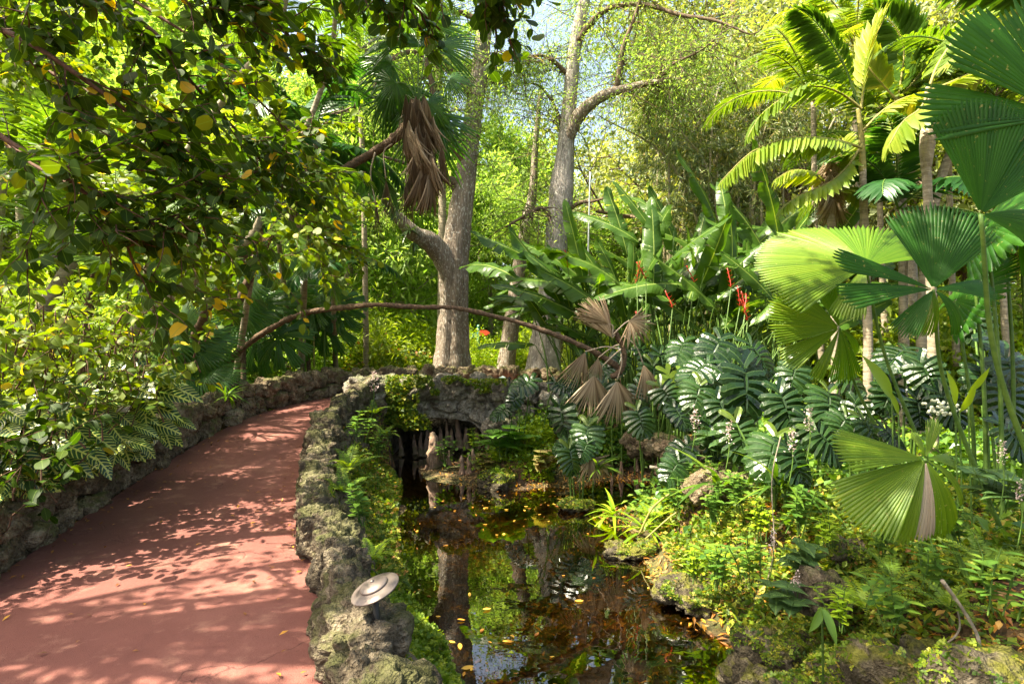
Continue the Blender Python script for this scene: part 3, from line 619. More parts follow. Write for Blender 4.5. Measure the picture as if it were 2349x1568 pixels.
def banana_leaf(seed, w=.27, droop=.35, wave=.03, tears=3, n=22, mat=None, dead=False):
    mb = MB(); r = rg(seed)
    for sgn in (-1, 1):
        cuts = set(r.integers(4, n-2, tears).tolist()); bend = 0; V = []; UV = []; Q = []; b = 0; sh = 0
        ts = np.linspace(0, 1, n+1)
        f = lambda t: w/2*max(.02, min(1, math.sin(math.pi*min(max(t, 0), 1))**.42))
        for i in range(n):
            if i in cuts: bend = r.uniform(0, .5); sh = r.uniform(-.01, .01)
            for t, tin in ((ts[i]+(.006 if i in cuts else 0), ts[i]), (ts[i+1]-(.006 if i+1 in cuts else 0), ts[i+1])):
                for k, u in enumerate((0, .5, 1)):
                    x = sgn*f(tin)*u; z = .30*abs(x)*(1-u)-bend*x*x*3/w*sgn*sgn-.35*x*x/w+wave*u*u*math.sin(tin*23+seed)-droop*tin*tin
                    V.append((x, (tin if u < .3 else t)+u*.03, z)); UV.append((.5+.5*sgn*u, tin))
            Q += [[b, b+1, b+4, b+3], [b+1, b+2, b+5, b+4]]; b += 6
        mb.add(V, Q, UV, np.clip(.5+r.normal(0, .12), 0, 1))
    return mb.mesh('banana_leaf', [mat or M_banana])
def fern_mesh(seed, nf=9, L=.5, mat=None, ll=.11, el=(30, 75)):
    mb = MB(); r = rg(seed)
    for i in range(nf):
        az = i*2.4+r.uniform(-.3, .3); q = frond_curve(L*r.uniform(.7, 1.1), r.uniform(*el), 1.5, r.uniform(-.3, .3)); q = q@rotM((0, 0, az)).T
        frond(mb, q, 22, ll*L/.5, leaf_t(.22, 2, .1, .1, 'strap'), (80, 55), .08, .003, .12, r=r, prof=lambda f: np.maximum(.12, (1-f)**.7*np.minimum(1, f*5+.4)))
    return mb.mesh('fern_fronds', [mat or M_fern, M_stem])
def sprig_mesh(seed, H=.3, nst=5, T=None, ls=.07, mat=None, nn=6, spread=.5, stemm=None, whorl=2):
    mb = MB(); r = rg(seed); T = T or T_OVAL
    for i in range(nst):
        az = r.uniform(0, 6.28); e = r.uniform(0, spread); d = A([math.cos(az)*e, math.sin(az)*e, 1]); P = limb(r, (r.normal(0, .03), r.normal(0, .03), -.02), d, H*r.uniform(.6, 1.1), .18, .05); mb.tube(P, .004*H/.3, 4, m=1, cap=False)
        for j in range(nn):
            q = along(P, .25+.75*(j+.5)/nn); a = j*1.57+r.uniform(-.2, .2)
            for w in range(whorl):
                aa = a+w*2*math.pi/whorl; dd = A([math.cos(aa), math.sin(aa), r.uniform(.05, .5)]); mb.inst(T, q, frames(dd[None], UP), ls*r.uniform(.7, 1.15), np.clip(r.normal(.5, .2, 1), 0, 1))
    return mb.mesh('sprig', [mat or M_sprig, stemm or M_stem])
# ------------------------------------------------------------------ background trees
def zg(x, y): return float(height(A([x]), A([y]))[0])
bgA = tree_meshes('bright', 101, 13, .28, 5.2, T_DIAW, .26, [M_bgyel], nl=12, bare=.08, nlimb=17, depth=2, clump=.5, spread=.85, bark=M_barkgrey)
bgB = tree_meshes('green', 102, 16, .32, 6.0, T_DIA, .30, [M_bggrn], nl=13, bare=.12, nlimb=17, depth=2, clump=.55, bark=M_barkgrey)
bgC = tree_meshes('oak', 103, 14, .34, 6.2, T_DIA, .22, [M_bggrey], nl=13, bare=.2, nlimb=15, depth=2, clump=.45, bark=M_bark)
bgD = tree_meshes('feather', 104, 13, .24, 4.4, T_DIAN, .34, [M_feather], nl=12, bare=.05, nlimb=20, depth=2, clump=.45, limb_el=(-.2, .4), up=-.03, drop=.12, bark=M_barkgrey)
G_BG = 'trees standing far behind the garden'
KINDS = {'A': (bgA, 'broadleaf_tree'), 'B': (bgB, 'broadleaf_tree'), 'C': (bgC, 'oak_tree'), 'D': (bgD, 'cypress_tree')}
# u at ground, distance, kind, scale, rz, label
BG = [(-260, 17, 'B', .8, 0, 'green tree at the far left edge behind the nearest palms'),
 (60, 24, 'A', 1.0, 1, 'bright leafy tree behind the left palms, leftmost of the yellow-green ones'),
 (300, 30, 'B', 1.1, 2, 'green tree showing between the leaning trunks on the left'),
 (470, 22, 'A', .95, 3, 'yellow-green tree behind the fan palms on the left'),
 (640, 27, 'D', 1.05, 4, 'feathery yellow-green tree behind the left end of the arched stem'),
 (800, 21, 'D', .85, 5, 'feathery light green tree just left of the forked cypress'),
 (900, 32, 'A', 1.2, 6, 'bright tree showing above the hanging dead palm skirt'),
 (960, 46, 'B', .9, 1.3, 'distant green tree behind the left half of the bridge'),
 (1125, 24, 'D', .6, 2.2, 'feathery tree filling the gap between the two big cypresses'),
 (1180, 34, 'A', .92, 3.1, 'far bright tree behind the direction sign'),
 (1350, 26, 'D', .62, .4, 'light feathery tree behind the straight cypress on its right'),
 (1430, 36, 'C', .85, 1.9, 'grey-green oak far behind the tall thin pole'),
 (1600, 28, 'C', .95, 2.7, 'grey-green oak behind the bamboo'),
 (1800, 27, 'C', 1.0, 4.1, 'oak with crooked limbs behind the golden palm'),
 (2010, 30, 'C', .95, 5.2, 'oak behind the right palms under the open sky'),
 (2200, 22, 'C', .95, .9, 'dark green oak at the upper right behind the palms'),
 (2420, 19, 'B', .85, 1.4, 'green tree at the far right edge'),
 (2600, 26, 'B', 1.1, 2.4, 'tall green tree beyond the right edge fan leaves'),
 (1490, 24, 'D', .62, 5.5, 'feathery tree low behind the heliconias right of the straight cypress'),
 (1030, 30, 'D', .9, 2.9, 'feathery tree whose crown shows behind the forked cypress top'),
 (1680, 22, 'C', 1.05, .2, 'grey-green oak right behind the bamboo culms'),
 (1500, 55, 'A', 1.0, 3.4, 'farthest pale tree seen low behind the heliconias'),
 (700, 48, 'A', 1.3, 4.4, 'farthest bright tree left of the forked cypress')]
for u, d, k, s, rz, lb in BG:
    x = (u-CX)/F*d; me, nm = KINDS[k]; put_tree(nm, me, lb, 'tree', G_BG, (x, d, zg(x, d)), rz, s)

# understory bushes behind the bridge and paths
def bush_mesh(seed, T, ls, mat, w=1.2, h=1.4, n=70, nl=26, clump=.16, bark=None):
    r = rg(seed); mb = MB(); tips = []
    for i in range(9):
        az = i*2.4; e = r.uniform(.3, 1.1); d = A([math.cos(az)*math.cos(e), math.sin(az)*math.cos(e), math.sin(e)]); grow(mb, r, (0, 0, -.1), d, h*r.uniform(.7, 1.1), .025, 2, tips, ch=(3, 4, 4), up=.05, k=5, mind=.2)
    P = A([t[0] for t in tips])*A([w, w, 1]); D = A([t[1] for t in tips]); idx = np.repeat(np.arange(len(P)), nl); lf = MB()
    cl = r.uniform(-.2, .2, len(P))[idx]
    scatter_leaves(lf, P[idx]+r.normal(0, clump, (len(idx), 3)), D[idx], r, T, ls, .7, .7, crand=lambda r_, N: np.clip(r_.uniform(.1, .9, N)+cl, 0, 1))
    return mb.mesh('bush_stems', [bark or M_twig]), lf.mesh('bush_foliage', [mat], smooth=False)
bu1 = bush_mesh(201, T_DIA, .11, M_bgyel, nl=14); bu2 = bush_mesh(202, T_DIAN, .15, M_bggrn, nl=13); bu3 = bush_mesh(203, T_DIAW, .10, M_cover, nl=14); bu4 = bush_mesh(204, T_DIA, .09, M_lime, nl=15)
def put_bush(me, label, loc, s, rz, group='bushes under the trees', nm='bush'):
    t = thing(nm, label, 'bush', loc, group); t.scale = (s, s, s); t.rotation_euler = (0, 0, rz); part('stems', me[0], t); part('foliage', me[1], t)
BU = [(-80, 9, bu2, 1.6, 'green bush in the deep shade at the left edge'), (80, 11, bu1, 1.7, 'bright bush behind the pale leaning trunk on the left'), (230, 13, bu2, 1.9, 'green bush under the drooping feather palms'),
 (380, 12, bu1, 1.5, 'sunlit bush behind the log on the left'), (520, 14, bu4, 1.5, 'lime bush behind the foot of the arched stem'), (640, 16, bu1, 1.6, 'bright bush behind the cluster of fan palms'), (760, 17, bu2, 1.7, 'green bush behind the thin cane stems'),
 (850, 16.5, bu3, 1.2, 'low leafy bush behind the wall left of the forked cypress'), (930, 19, bu4, 1.5, 'lime bush beside the forked cypress base'), (1120, 18, bu4, 1.15, 'lime bush under the red and blue sign'), (1150, 23, bu1, 1.5, 'bright bush behind the sign post'),
 (1205, 19, bu3, 1.1, 'leafy bush between the slim trunk and the straight cypress'), (1330, 18, bu2, 1.4, 'green bush right of the straight cypress'), (1400, 21, bu1, 1.8, 'bright bush behind the tall pole'), (1480, 16, bu2, 1.5, 'green bush behind the heliconia stems'),
 (1620, 17, bu1, 1.7, 'sunlit bush behind the middle of the heliconias'), (1760, 15, bu2, 1.8, 'green bush at the foot of the bamboo'), (1900, 13, bu3, 1.7, 'leafy bush under the golden palm'), (2050, 12, bu2, 1.8, 'green bush between the right palm trunks'),
 (2200, 11, bu3, 1.7, 'leafy bush behind the big round fan leaves'), (2330, 9.5, bu4, 1.3, 'lime green bush behind the thin stems at the right'), (2450, 10, bu2, 1.9, 'green bush at the right edge'), (1000, 26, bu1, 2.2, 'far bright bush behind the forked cypress')]
for i, (u, d, me, s, lb) in enumerate(BU):
    x = (u-CX)/F*d; put_bush(me, lb, (x, d, zg(x, d)), s*.8, i*1.3)
# distant wood
r = rg(55); wd = MB(); n = 60000; az = r.uniform(-1.05, 1.05, n); dd = r.uniform(60, 95, n); P = np.stack([np.sin(az)*dd, np.cos(az)*dd, np.abs(r.normal(0, 1, n))*4.5+r.uniform(0, 2, n)], -1)
P[:, 2] *= .8+.5*vnoise(np.stack([az*9, dd*.05, az*0], -1), 3); P[:, 2] += 1.2
scatter_leaves(wd, P, np.zeros((n, 3)), r, T_DIAW, .95, 1, .5); setting('distant_woods', wd.mesh('distant_woods', [M_bggrn], False), 'stuff', 'mass of pale green woods far behind the garden', 'woods')
# ------------------------------------------------------------------ the big cypresses and their kin
def wtube(mb, pts, d, wpx, k=20, n=40, **kw):
    """pts (u, v[, distance]), widths in photo pixels; solid limb in the world"""
    P = A([W(p[0], p[1], p[2] if len(p) > 2 else d) for p in pts]); dd = np.interp(np.linspace(0, 1, n), np.linspace(0, 1, len(pts)), [p[2] if len(p) > 2 else d for p in pts])
    rad = lerp1(wpx, n)/2/F*dd; mb.tube(spline(P, n), rad, k, **kw); return spline(P, n), rad
def sprays(P, r, n, L, spread, lf, wood, T, ls, nl=26, dirn=None, twigs=3, away=0.):
    """feathery twigs growing from the limb points P"""
    for i in range(n):
        q = P[r.integers(0, len(P))]; d = r.normal(0, 1, 3)*A([1, 1, .45])+(dirn if dirn is not None else 0)+A([0, away, 0]); c = limb(r, q, d, L*r.uniform(.5, 1.2), .5, -.06, 7)
        wood.tube(c, np.linspace(.014, .004, 7), 4, cap=False)
        for k in range(twigs):
            c2 = limb(r, c[r.integers(2, 7)], nrm(c[-1]-c[0])+r.normal(0, .7, 3), L*.45, .4, -.08, 6); wood.tube(c2, np.linspace(.006, .002, 6), 3, cap=False)
            idx = r.uniform(0, 1, nl); Q = np.stack([np.interp(idx, np.linspace(0, 1, 6), c2[:, j]) for j in range(3)], -1)+r.normal(0, spread, (nl, 3)); scatter_leaves(lf, Q, np.repeat(nrm(c2[-1:]-c2[:1]), nl, 0)-UP*.2, r, T, ls, .7, .5)
        Q = c[r.integers(1, 7, nl)]+r.normal(0, spread*1.4, (nl, 3)); scatter_leaves(lf, Q, np.repeat(nrm(c[-1:]-c[:1]), nl, 0)-UP*.2, r, T, ls, .7, .5)
T_FTH = leaf_t(.24, 2, .1, .1, 'strap')

t = thing('cypress_tree', 'thick forked cypress trunk behind the bridge, its lower limb bending off to the left', 'tree', W(1038, 862, 14), 'big cypresses behind the bridge')
tr = MB()
P, _ = wtube(tr, [(1035, 885), (1038, 800), (1042, 700), (1042, 610), (1052, 520), (1066, 420), (1078, 320), (1092, 220), (1106, 110), (1116, 0), (1124, -120), (1130, -260)], 14, [96, 73, 63, 67, 58, 49, 43, 40, 36, 32, 26, 16], 40, 110, bump=.07, bs=5, seed=1, flute=list(np.interp(np.linspace(0, 1, 110), [0, .2, .45, 1], [.11, .06, .02, 0])), nfl=7, vs=6)
part('trunk', tr.mesh('cypress_trunk', [M_cyp]), t, world=True)
lb = MB(); lf = MB(); r = rg(3)
L1, _ = wtube(lb, [(1040, 660, 13.95), (1020, 600, 13.8), (990, 558, 13.6), (950, 536, 13.3), (915, 500, 13.1), (880, 470, 12.9), (850, 452, 12.7), (800, 448, 12.3)], 14, [44, 50, 46, 38, 28, 20, 14, 8], 20, 60, bump=.1, bs=6, seed=2)
part('limb', lb.mesh('cypress_limb', [M_cyp]), t, world=True)
lb = MB()
wtube(lb, [(1056, 470), (1044, 424, 13.9), (1020, 410, 13.7), (985, 395, 13.4), (930, 375, 13), (880, 360, 12.7)], 14, [30, 26, 18, 13, 9, 6], 12, 30, bump=.1, bs=6)
L2, _ = wtube(lb, [(1074, 390), (1050, 345, 13.8), (1022, 300, 13.5), (1000, 240, 13.2), (985, 170, 13), (960, 90, 12.8)], 14, [30, 30, 20, 15, 12, 8], 12, 36, bump=.1, bs=6)
L3, _ = wtube(lb, [(1090, 250), (1060, 185, 13.7), (1010, 150, 13.3), (950, 120, 13), (900, 135, 12.7), (872, 160, 12.5), (850, 220, 12.4), (800, 250, 12.2), (760, 262, 12)], 14, [20, 17, 14, 12, 11, 10, 8, 6, 4], 10, 50, bump=.14, bs=6)
L4, _ = wtube(lb, [(1110, 60), (1060, 30), (980, 30, 13), (880, 80, 12.5), (800, 130, 12)], 14, [16, 13, 10, 7, 4], 8, 40)
L5, _ = wtube(lb, [(1095, 240), (1130, 150, 14.3), (1190, 130, 14.6), (1250, 150, 14.8)], 14, [14, 9, 6, 4], 8, 40)
for Q in (L2, L3, L4, L5, P[70:]): sprays(Q, r, 42, 1.55, .12, lf, lb, T_FTH, .085, 30, away=.8)
for i in range(14): sprays(L1[30:] if i % 2 else P[45:75], r, 2, .9, .1, lf, lb, T_FTH, .08, 24)
part('branches', lb.mesh('cypress_branches', [M_bark]), t, world=True); part('foliage', lf.mesh('cypress_foliage', [M_feather], False), t, world=True)

t = thing('cypress_tree', 'tall straight grey cypress with a thick branch reaching right high up', 'tree', W(1245, 875, 14.5), 'big cypresses behind the bridge')
tr = MB()
P, _ = wtube(tr, [(1240, 900), (1246, 830), (1252, 760), (1262, 680), (1270, 600), (1279, 520), (1287, 440), (1296, 350), (1303, 270), (1310, 190), (1318, 110), (1332, 40), (1345, -30), (1352, -160), (1356, -300)], 14.5, [96, 76, 66, 58, 50, 52, 58, 40, 34, 32, 30, 28, 24, 18, 10], 40, 120, bump=.07, bs=5, seed=5, flute=list(np.interp(np.linspace(0, 1, 120), [0, .2, .4, 1], [.09, .04, .015, 0])), nfl=6, vs=6)
part('trunk', tr.mesh('cypress_trunk', [M_cypgrey]), t, world=True)
lb = MB(); lf = MB()
B1, _ = wtube(lb, [(1298, 330), (1325, 270, 14.2), (1352, 240, 14), (1396, 214, 13.8), (1440, 203, 13.6), (1480, 192, 13.4), (1520, 186, 13.2), (1545, 172, 13.1)], 14.5, [26, 30, 27, 22, 18, 15, 12, 8], 16, 60, bump=.1, bs=7)
part('limb', lb.mesh('cypress_limb', [M_cyp]), t, world=True); lb = MB()
B2, _ = wtube(lb, [(1410, 212, 13.75), (1420, 170, 13.6), (1428, 110, 13.5), (1448, 60, 13.4), (1468, 0, 13.3), (1480, -60, 13.2)], 14, [14, 14, 11, 9, 8, 6], 10, 40, bump=.12, bs=7)
B3, _ = wtube(lb, [(1325, 95, 14.4), (1362, 45, 14.2), (1405, 18, 14), (1480, 12, 13.6), (1560, 35, 13.2), (1640, 48, 12.8), (1720, 80, 12.5)], 14, [15, 14, 12, 10, 9, 7, 4], 10, 40, bump=.12, bs=7)
B4, _ = wtube(lb, [(1300, 170), (1268, 140, 14.3), (1240, 128, 14.2), (1190, 132, 14), (1140, 118, 13.8)], 14.5, [12, 9, 7, 5, 3], 8, 30)
B5, _ = wtube(lb, [(1272, 535), (1256, 490, 14.3), (1235, 478, 14.2), (1200, 497, 14), (1160, 520, 13.9)], 14.5, [14, 12, 9, 7, 4], 8, 30, bump=.1)
B6, _ = wtube(lb, [(1305, 480), (1330, 465, 14.3), (1360, 462, 14.1), (1400, 450, 13.9)], 14.5, [12, 10, 7, 4], 8, 30)
B7, _ = wtube(lb, [(1500, 188, 13.3), (1540, 150, 13), (1600, 120, 12.8), (1640, 90, 12.6)], 14, [8, 6, 5, 3], 8, 30)
B8, _ = wtube(lb, [(1340, 0), (1360, -60), (1420, -120, 14), (1500, -160, 13.5)], 14.5, [16, 13, 9, 6], 8, 30)
B9, _ = wtube(lb, [(1298, 320), (1275, 250, 14.8), (1240, 200, 15), (1200, 190, 15.2)], 14.5, [9, 7, 5, 3], 8, 30)
for Q in (B1[30:], B2, B3, B4, B5, B7, B8, B9, P[85:]): sprays(Q, r, 36, 1.6, .13, lf, lb, T_FTH, .085, 26, away=1.0)
part('branches', lb.mesh('cypress_branches', [M_bark]), t, world=True); part('foliage', lf.mesh('cypress_foliage', [M_feather], False), t, world=True)

def slim_tree(label, pts, d, w, mat, nm='cypress_tree', seed=9, leaves=True):
    t = thing(nm, label, 'tree', W(pts[0][0], pts[0][1], d), 'slender trees behind the bridge'); mb = MB(); r = rg(seed)
    P, _ = wtube(mb, pts, d, w, 18, 60, bump=.08, bs=5, seed=seed, vs=5); part('trunk', mb.mesh('slim_trunk', [mat]), t, world=True)
    if leaves:
        lb = MB(); lf = MB(); sprays(P[38:], r, 26, 1.6, .14, lf, lb, T_FTH, .09, 30); part('branches', lb.mesh('twigs', [M_bark]), t, world=True); part('foliage', lf.mesh('slim_foliage', [M_feather], False), t, world=True)
slim_tree('slim pale cypress leaning right, left of the straight grey one', [(1155, 880), (1168, 780), (1180, 690), (1192, 600), (1210, 500), (1222, 440), (1228, 330), (1240, 200)], 17, [44, 38, 34, 30, 26, 20, 14, 8], M_cyp, seed=9)
slim_tree('second slender trunk standing right behind the straight grey cypress', [(1274, 885), (1277, 800), (1281, 700), (1290, 600), (1296, 500), (1306, 380)], 16, [32, 28, 24, 22, 18, 10], M_cyp, seed=10, leaves=False)
t = thing('palm_trunk', 'pale ringed palm trunk seen just left of the forked cypress', 'palm', W(1014, 860, 19)); mb = MB(); P, _ = wtube(mb, [(1010, 870), (1012, 700), (1014, 560), (1014, 440), (1010, 300), (1006, 160)], 19, [20, 18, 18, 18, 16, 14], 14, 60, seed=4); part('trunk', mb.mesh('ringed_trunk', [M_palmpale]), t, world=True)
vp = [frond_mesh('palm_frond', 300+i, 3.2, e, dr, 60, .75, T_LFT, [M_palm, M_stem], ang=(70, 30), vee=.15, rr=.02, sag=.25, start=.15) for i, (e, dr) in enumerate(((50, 1.7), (20, 1.6), (65, 2.0)))]
for i in range(11): part('frond', vp[i % 3], t, mat44(rotM((0, 0, i*2.4))@rotM((.2-.5*(i % 2), 0, 0)), P[-1]-A(t.location), .9))

# bromeliad sitting in the crook of the left limb
mb = MB(); r = rg(8); n = 46; d = r.normal(0, 1, (n, 3)); d[:, 2] = np.abs(d[:, 2])*.7-.25; mb.inst(leaf_t(.08, 5, .2, .45, 'strap'), np.zeros((n, 3)), frames(d, UP), r.uniform(.26, .44, n), r.uniform(0, 1, n))
single('bromeliad', mb.mesh('bromeliad', [M_epi]), 'dark spiky air plant perched on the left limb of the forked cypress', 'bromeliad', None, W(940, 530, 13.05))
mb = MB(); n = 26; d = r.normal(0, 1, (n, 3)); d[:, 2] = -np.abs(d[:, 2]); mb.inst(leaf_t(.09, 5, .2, .3, 'strap'), np.zeros((n, 3)), frames(d, UP), r.uniform(.2, .36, n), r.uniform(0, 1, n))
single('bromeliad', mb.mesh('bromeliad', [M_epi]), 'small spiky air plant hanging just below the larger one on the limb', 'bromeliad', None, W(950, 556, 13.0))

# ------------------------------------------------------------------ leaning cabbage palm with its skirt of dead leaves
t = thing('cabbage_palm', 'leaning fan palm with a long skirt of dead brown leaves hanging before the forked cypress', 'palm', W(470, 890, 9.8))
mb = MB(); P, _ = wtube(mb, [(470, 900, 9.8), (500, 810, 9.7), (580, 620, 9.5), (655, 490, 9.3), (745, 415, 9), (830, 365, 9.1), (900, 322, 9.1), (940, 280, 9.1), (958, 235, 9.1)], 9, [20, 18, 17, 17, 18, 18, 22, 28, 30], 14, 80, bump=.2, bs=14, seed=6, vs=8); part('trunk', mb.mesh('leaning_trunk', [M_palmtrunk]), t, world=True)
top = W(958, 235, 9.1)
def mkfan(name, seed, mats, **kw):
    mb = MB(); fan(mb, r=rg(seed), **kw); return mb.mesh(name, mats)
fg = [mkfan('fan_leaf', 20+i, [M_fan], R=.72, a0=-105, a1=105, n=30, split=.38, tipw=.05, droop=.38, tipdroop=.5, gapj=.5, pleat=.03, base=.3, jag=.1) for i in range(3)]
fd = [mkfan('dead_fan_leaf', 30+i, [M_dead], R=.85, a0=-13-i*5, a1=13+i*5, n=22, split=.25, tipw=.06, droop=.12, tipdroop=.3, gapj=3.2, pleat=.09, base=.45, jag=.12, rv=.25) for i in range(3)]
def fan_at(me, t, hub, ydir, ndir, s, nm='leaf', label=None):
    R = frames(A([ydir], float), A([ndir], float))[0]; return part(nm, me, t, mat44(R, A(hub)-A(t.location), s), label=label)
r = rg(12)
for (u, v, dx, dz, s) in [(980, 235, .6, -.7, .8), (1030, 185, 1, -.2, .5), (910, 190, -.5, -1, 1.0), (900, 150, -.9, -.2, .8), (960, 110, .2, 1, 1.0), (920, 100, -.6, .9, .9), (1010, 110, .7, .9, .9), (975, 290, .35, -1, 1.2), (935, 240, -.35, -1, 1.1), (1000, 270, .3, -1, .9), (990, 60, .1, 1, .9), (890, 230, -.3, -1, .8)]:
    hub = W(u, v, 9.25+r.uniform(-.1, .5)); fan_at(fg[r.integers(3)], t, hub, (dx, r.normal(0, .25), dz), (.1+r.normal(0, .2), -1, .35), s, 'leaf')
    mb = MB(); mb.tube(spline(A([top, (top+hub)/2+A([0, 0, .12]), hub]), 8), .012, 5); part('petiole', mb.mesh('petiole', [M_stem]), t, world=True)
for i in range(56):
    f = i/55; u = 972+r.normal(0, 12)-14*(1-f); v = 215+f*190; fan_at(fd[i % 3], t, W(u, v, 8.85+r.uniform(-.2, .2)), (r.normal(0, .13), r.normal(0, .1), -1), (r.normal(0, .8), -1, .1), r.uniform(.5, .78), 'dead_leaf')
for (u, v, s) in [(930, 215, 1.0), (940, 225, .9), (885, 410, .6), (930, 420, .7), (862, 470, .6), (950, 350, .8), (1012, 330, .8)]:
    fan_at(fd[0], t, W(u, v, 8.75), (.05, 0, -1), (.3, -1, .1), s, 'dead_leaf')
for us in ([(900, 330), (880, 350), (885, 410)], [(925, 340), (935, 380), (930, 420)], [(860, 350), (850, 400), (862, 470)]):
    mb = MB(); wtube(mb, us, 9.0, [4, 3, 3], 5, 14); part('dead_stalk', mb.mesh('dead_stalk', [M_deadpale]), t, world=True)

# ------------------------------------------------------------------ the arched fallen stem
t = thing('fallen_palm', 'thin brown palm stem arching across the scene over the bridge, dead fans at its tip', 'fallen palm', W(500, 890, 9.9))
mb = MB(); wtube(mb, [(492, 905, 9.9), (520, 840, 9.8), (560, 796, 9.6), (620, 754, 9.3), (690, 720, 9.0), (770, 707, 8.6), (860, 699, 8), (950, 704, 8.05), (1040, 706, 8.1), (1120, 722, 8.2), (1200, 742, 8.3), (1280, 770, 8.4), (1350, 800, 8.5), (1405, 832, 8.55), (1424, 848, 8.55)], 8, [17, 15, 13, 14, 12, 13, 11, 12, 10, 12, 11, 13, 12, 15, 12], 12, 200, bump=.3, bs=11, seed=9, vs=20)
part('stem', mb.mesh('arched_stem', [M_palmtrunk]), t, world=True)
mb = MB(); wtube(mb, [(1400, 862), (1412, 860), (1424, 846), (1432, 820), (1428, 795), (1418, 775), (1408, 758)], 8.5, [10, 14, 15, 13, 12, 14, 10], 12, 40, bump=.25, bs=22, seed=3); part('crown_shaft', mb.mesh('curled_tip', [M_palmtrunk]), t, world=True)
fdd = [mkfan('dead_fan_leaf', 60+i, [M_dead], R=.62, a0=-a, a1=a, n=20, split=.4, tipw=.1, droop=.2, tipdroop=.2, gapj=.9, pleat=.06, base=.7, jag=.06, rv=.2) for i, a in enumerate((30, 45, 80))]
for (k, hu, hv, dx, dz, s, st) in [(0, 1342, 806, -.35, -1, .95, (1418, 800)), (1, 1362, 860, -.05, -1, 1.0, (1424, 800)), (1, 1415, 872, .12, -1, 1.05, (1424, 812)), (0, 1372, 820, -.15, -1, .6, (1420, 790)), (0, 1475, 835, .3, -1, .85, (1430, 770)), (0, 1404, 775, -.75, 1.2, 1.05, (1404, 775)), (2, 1443, 735, .7, -.5, .62, (1405, 768)), (0, 1395, 742, -.9, .6, .8, (1404, 770))]:
    fan_at(fdd[k], t, W(hu, hv, 8.4), (dx, -.1, dz), (.15, -1, .25), s, 'dead_leaf'); mb = MB(); wtube(mb, [st, ((st[0]+hu)/2+6, (st[1]+hv)/2-8), (hu, hv)], 8.42, [4, 3, 3], 5, 12); part('dead_stalk', mb.mesh('dead_stalk', [M_deadpale]), t, world=True)

# ------------------------------------------------------------------ poles and signs
M_steel = plain('brushed_steel', (.62, .62, .6), .32, .9); M_teal = plain('teal_paint', (.02, .20, .15), .35, 0, 9.); M_dark = plain('dark_green_metal', (.02, .035, .028), .4, .3)
t = thing('flag_pole', 'tall thin steel pole with a teal lower half among the heliconias', 'pole', W(1344, 850, 12.2)); x0 = W(1344, 850, 12.2); xm = W(1346, 700, 12.2); xt = W(1353, 395, 12.2)
mb = MB(); mb.tube([x0-UP*.5, xm], [.030, .028], 12); part('lower_tube', mb.mesh('lower_tube', [M_teal]), t, world=True)
mb = MB(); mb.tube(spline(A([xm, W(1350, 520, 12.2), xt]), 10), np.linspace(.024, .016, 10), 12); part('upper_tube', mb.mesh('upper_tube', [M_steel]), t, world=True)
t = thing('direction_sign', 'teal post with a red arrow board and a blue board behind the forked cypress', 'sign', W(1098, 835, 19)); mb = MB(); mb.tube([W(1098, 850, 19), W(1097, 752, 19)], .045, 12); mb.lathe(W(1097, 752, 19), [(0.0, .12), (.05, .08), (.06, .02), (.045, 0)], 14); part('post', mb.mesh('sign_post', [M_teal]), t, world=True)
def arrow(t, u0, u1, v0, v1, nm, mat, tip):
    mb = MB(); a = W(u0, v0, 18.9); b = W(u1, v1, 18.9); zc = (a[2]+b[2])/2; hh = abs(a[2]-b[2])/2; pts = [(a[0], hh), (b[0]-(.12 if tip > 0 else 0), hh), (b[0], 0), (b[0]-(.12 if tip > 0 else 0), -hh), (a[0], -hh)]
    V = [(x, 18.88, zc+z) for x, z in pts]+[(x, 18.92, zc+z) for x, z in pts]; Q = [[0, 1, 3, 4], [5, 9, 8, 6], [1, 2, 3, -1], [6, 8, 7, -1]]+[[i, i+5, (i+1) % 5+5, (i+1) % 5] for i in range(5)]
    mb.add(V, Q); part(nm, mb.mesh(nm, [mat], False), t, world=True)
arrow(t, 1100, 1124, 757, 769, 'red_board', plain('red_paint', (.62, .07, .03), .4), 1); arrow(t, 1096, 1076, 763, 774, 'blue_board', plain('blue_paint', (.08, .42, .62), .4), -1)

# ------------------------------------------------------------------ path lights
M_hat = plain('weathered_bronze_cap', (.22, .18, .16), .42, .5, 3., (.12, .095, .08)); M_post = plain('dark_post', (.02, .018, .015), .5, .4)
t = thing('path_light', 'round tilted hat-shaped metal cap light on the wall at the pond edge, nearest the viewer', 'path light', W(862, 1420, 2.8)); c = W(860, 1349, 2.8); R = rotM((math.radians(10), math.radians(-19), 0)); R2 = R
mb = MB(); mb.lathe(c, [(0.0, -.012), (.06, -.010), (.122, -.004), (.1225, .0), (.121, .003), (.08, .012), (.055, .022)], 48, R); part('brim', mb.mesh('brim', [M_hat]), t, world=True)
mb = MB(); mb.lathe(c, [(.050, .008), (.056, .013), (.070, .016), (.072, .020), (.068, .026), (.045, .035), (.015, .040), (0, .041)], 48, R2); part('cap', mb.mesh('cap', [M_hat]), t, world=True)
mb = MB(); mb.lathe(c, [(.011, .036), (.011, .044), (.007, .049), (0, .050)], 20, R2); part('knob', mb.mesh('knob', [M_hat]), t, world=True)
mb = MB(); mb.tube([c-A([.0, 0, .01]), W(870, 1520, 2.82)], .016, 10); part('post', mb.mesh('light_post', [M_post]), t, world=True)
M_cap2 = plain('grey_cap', (.42, .43, .42), .3, .7)
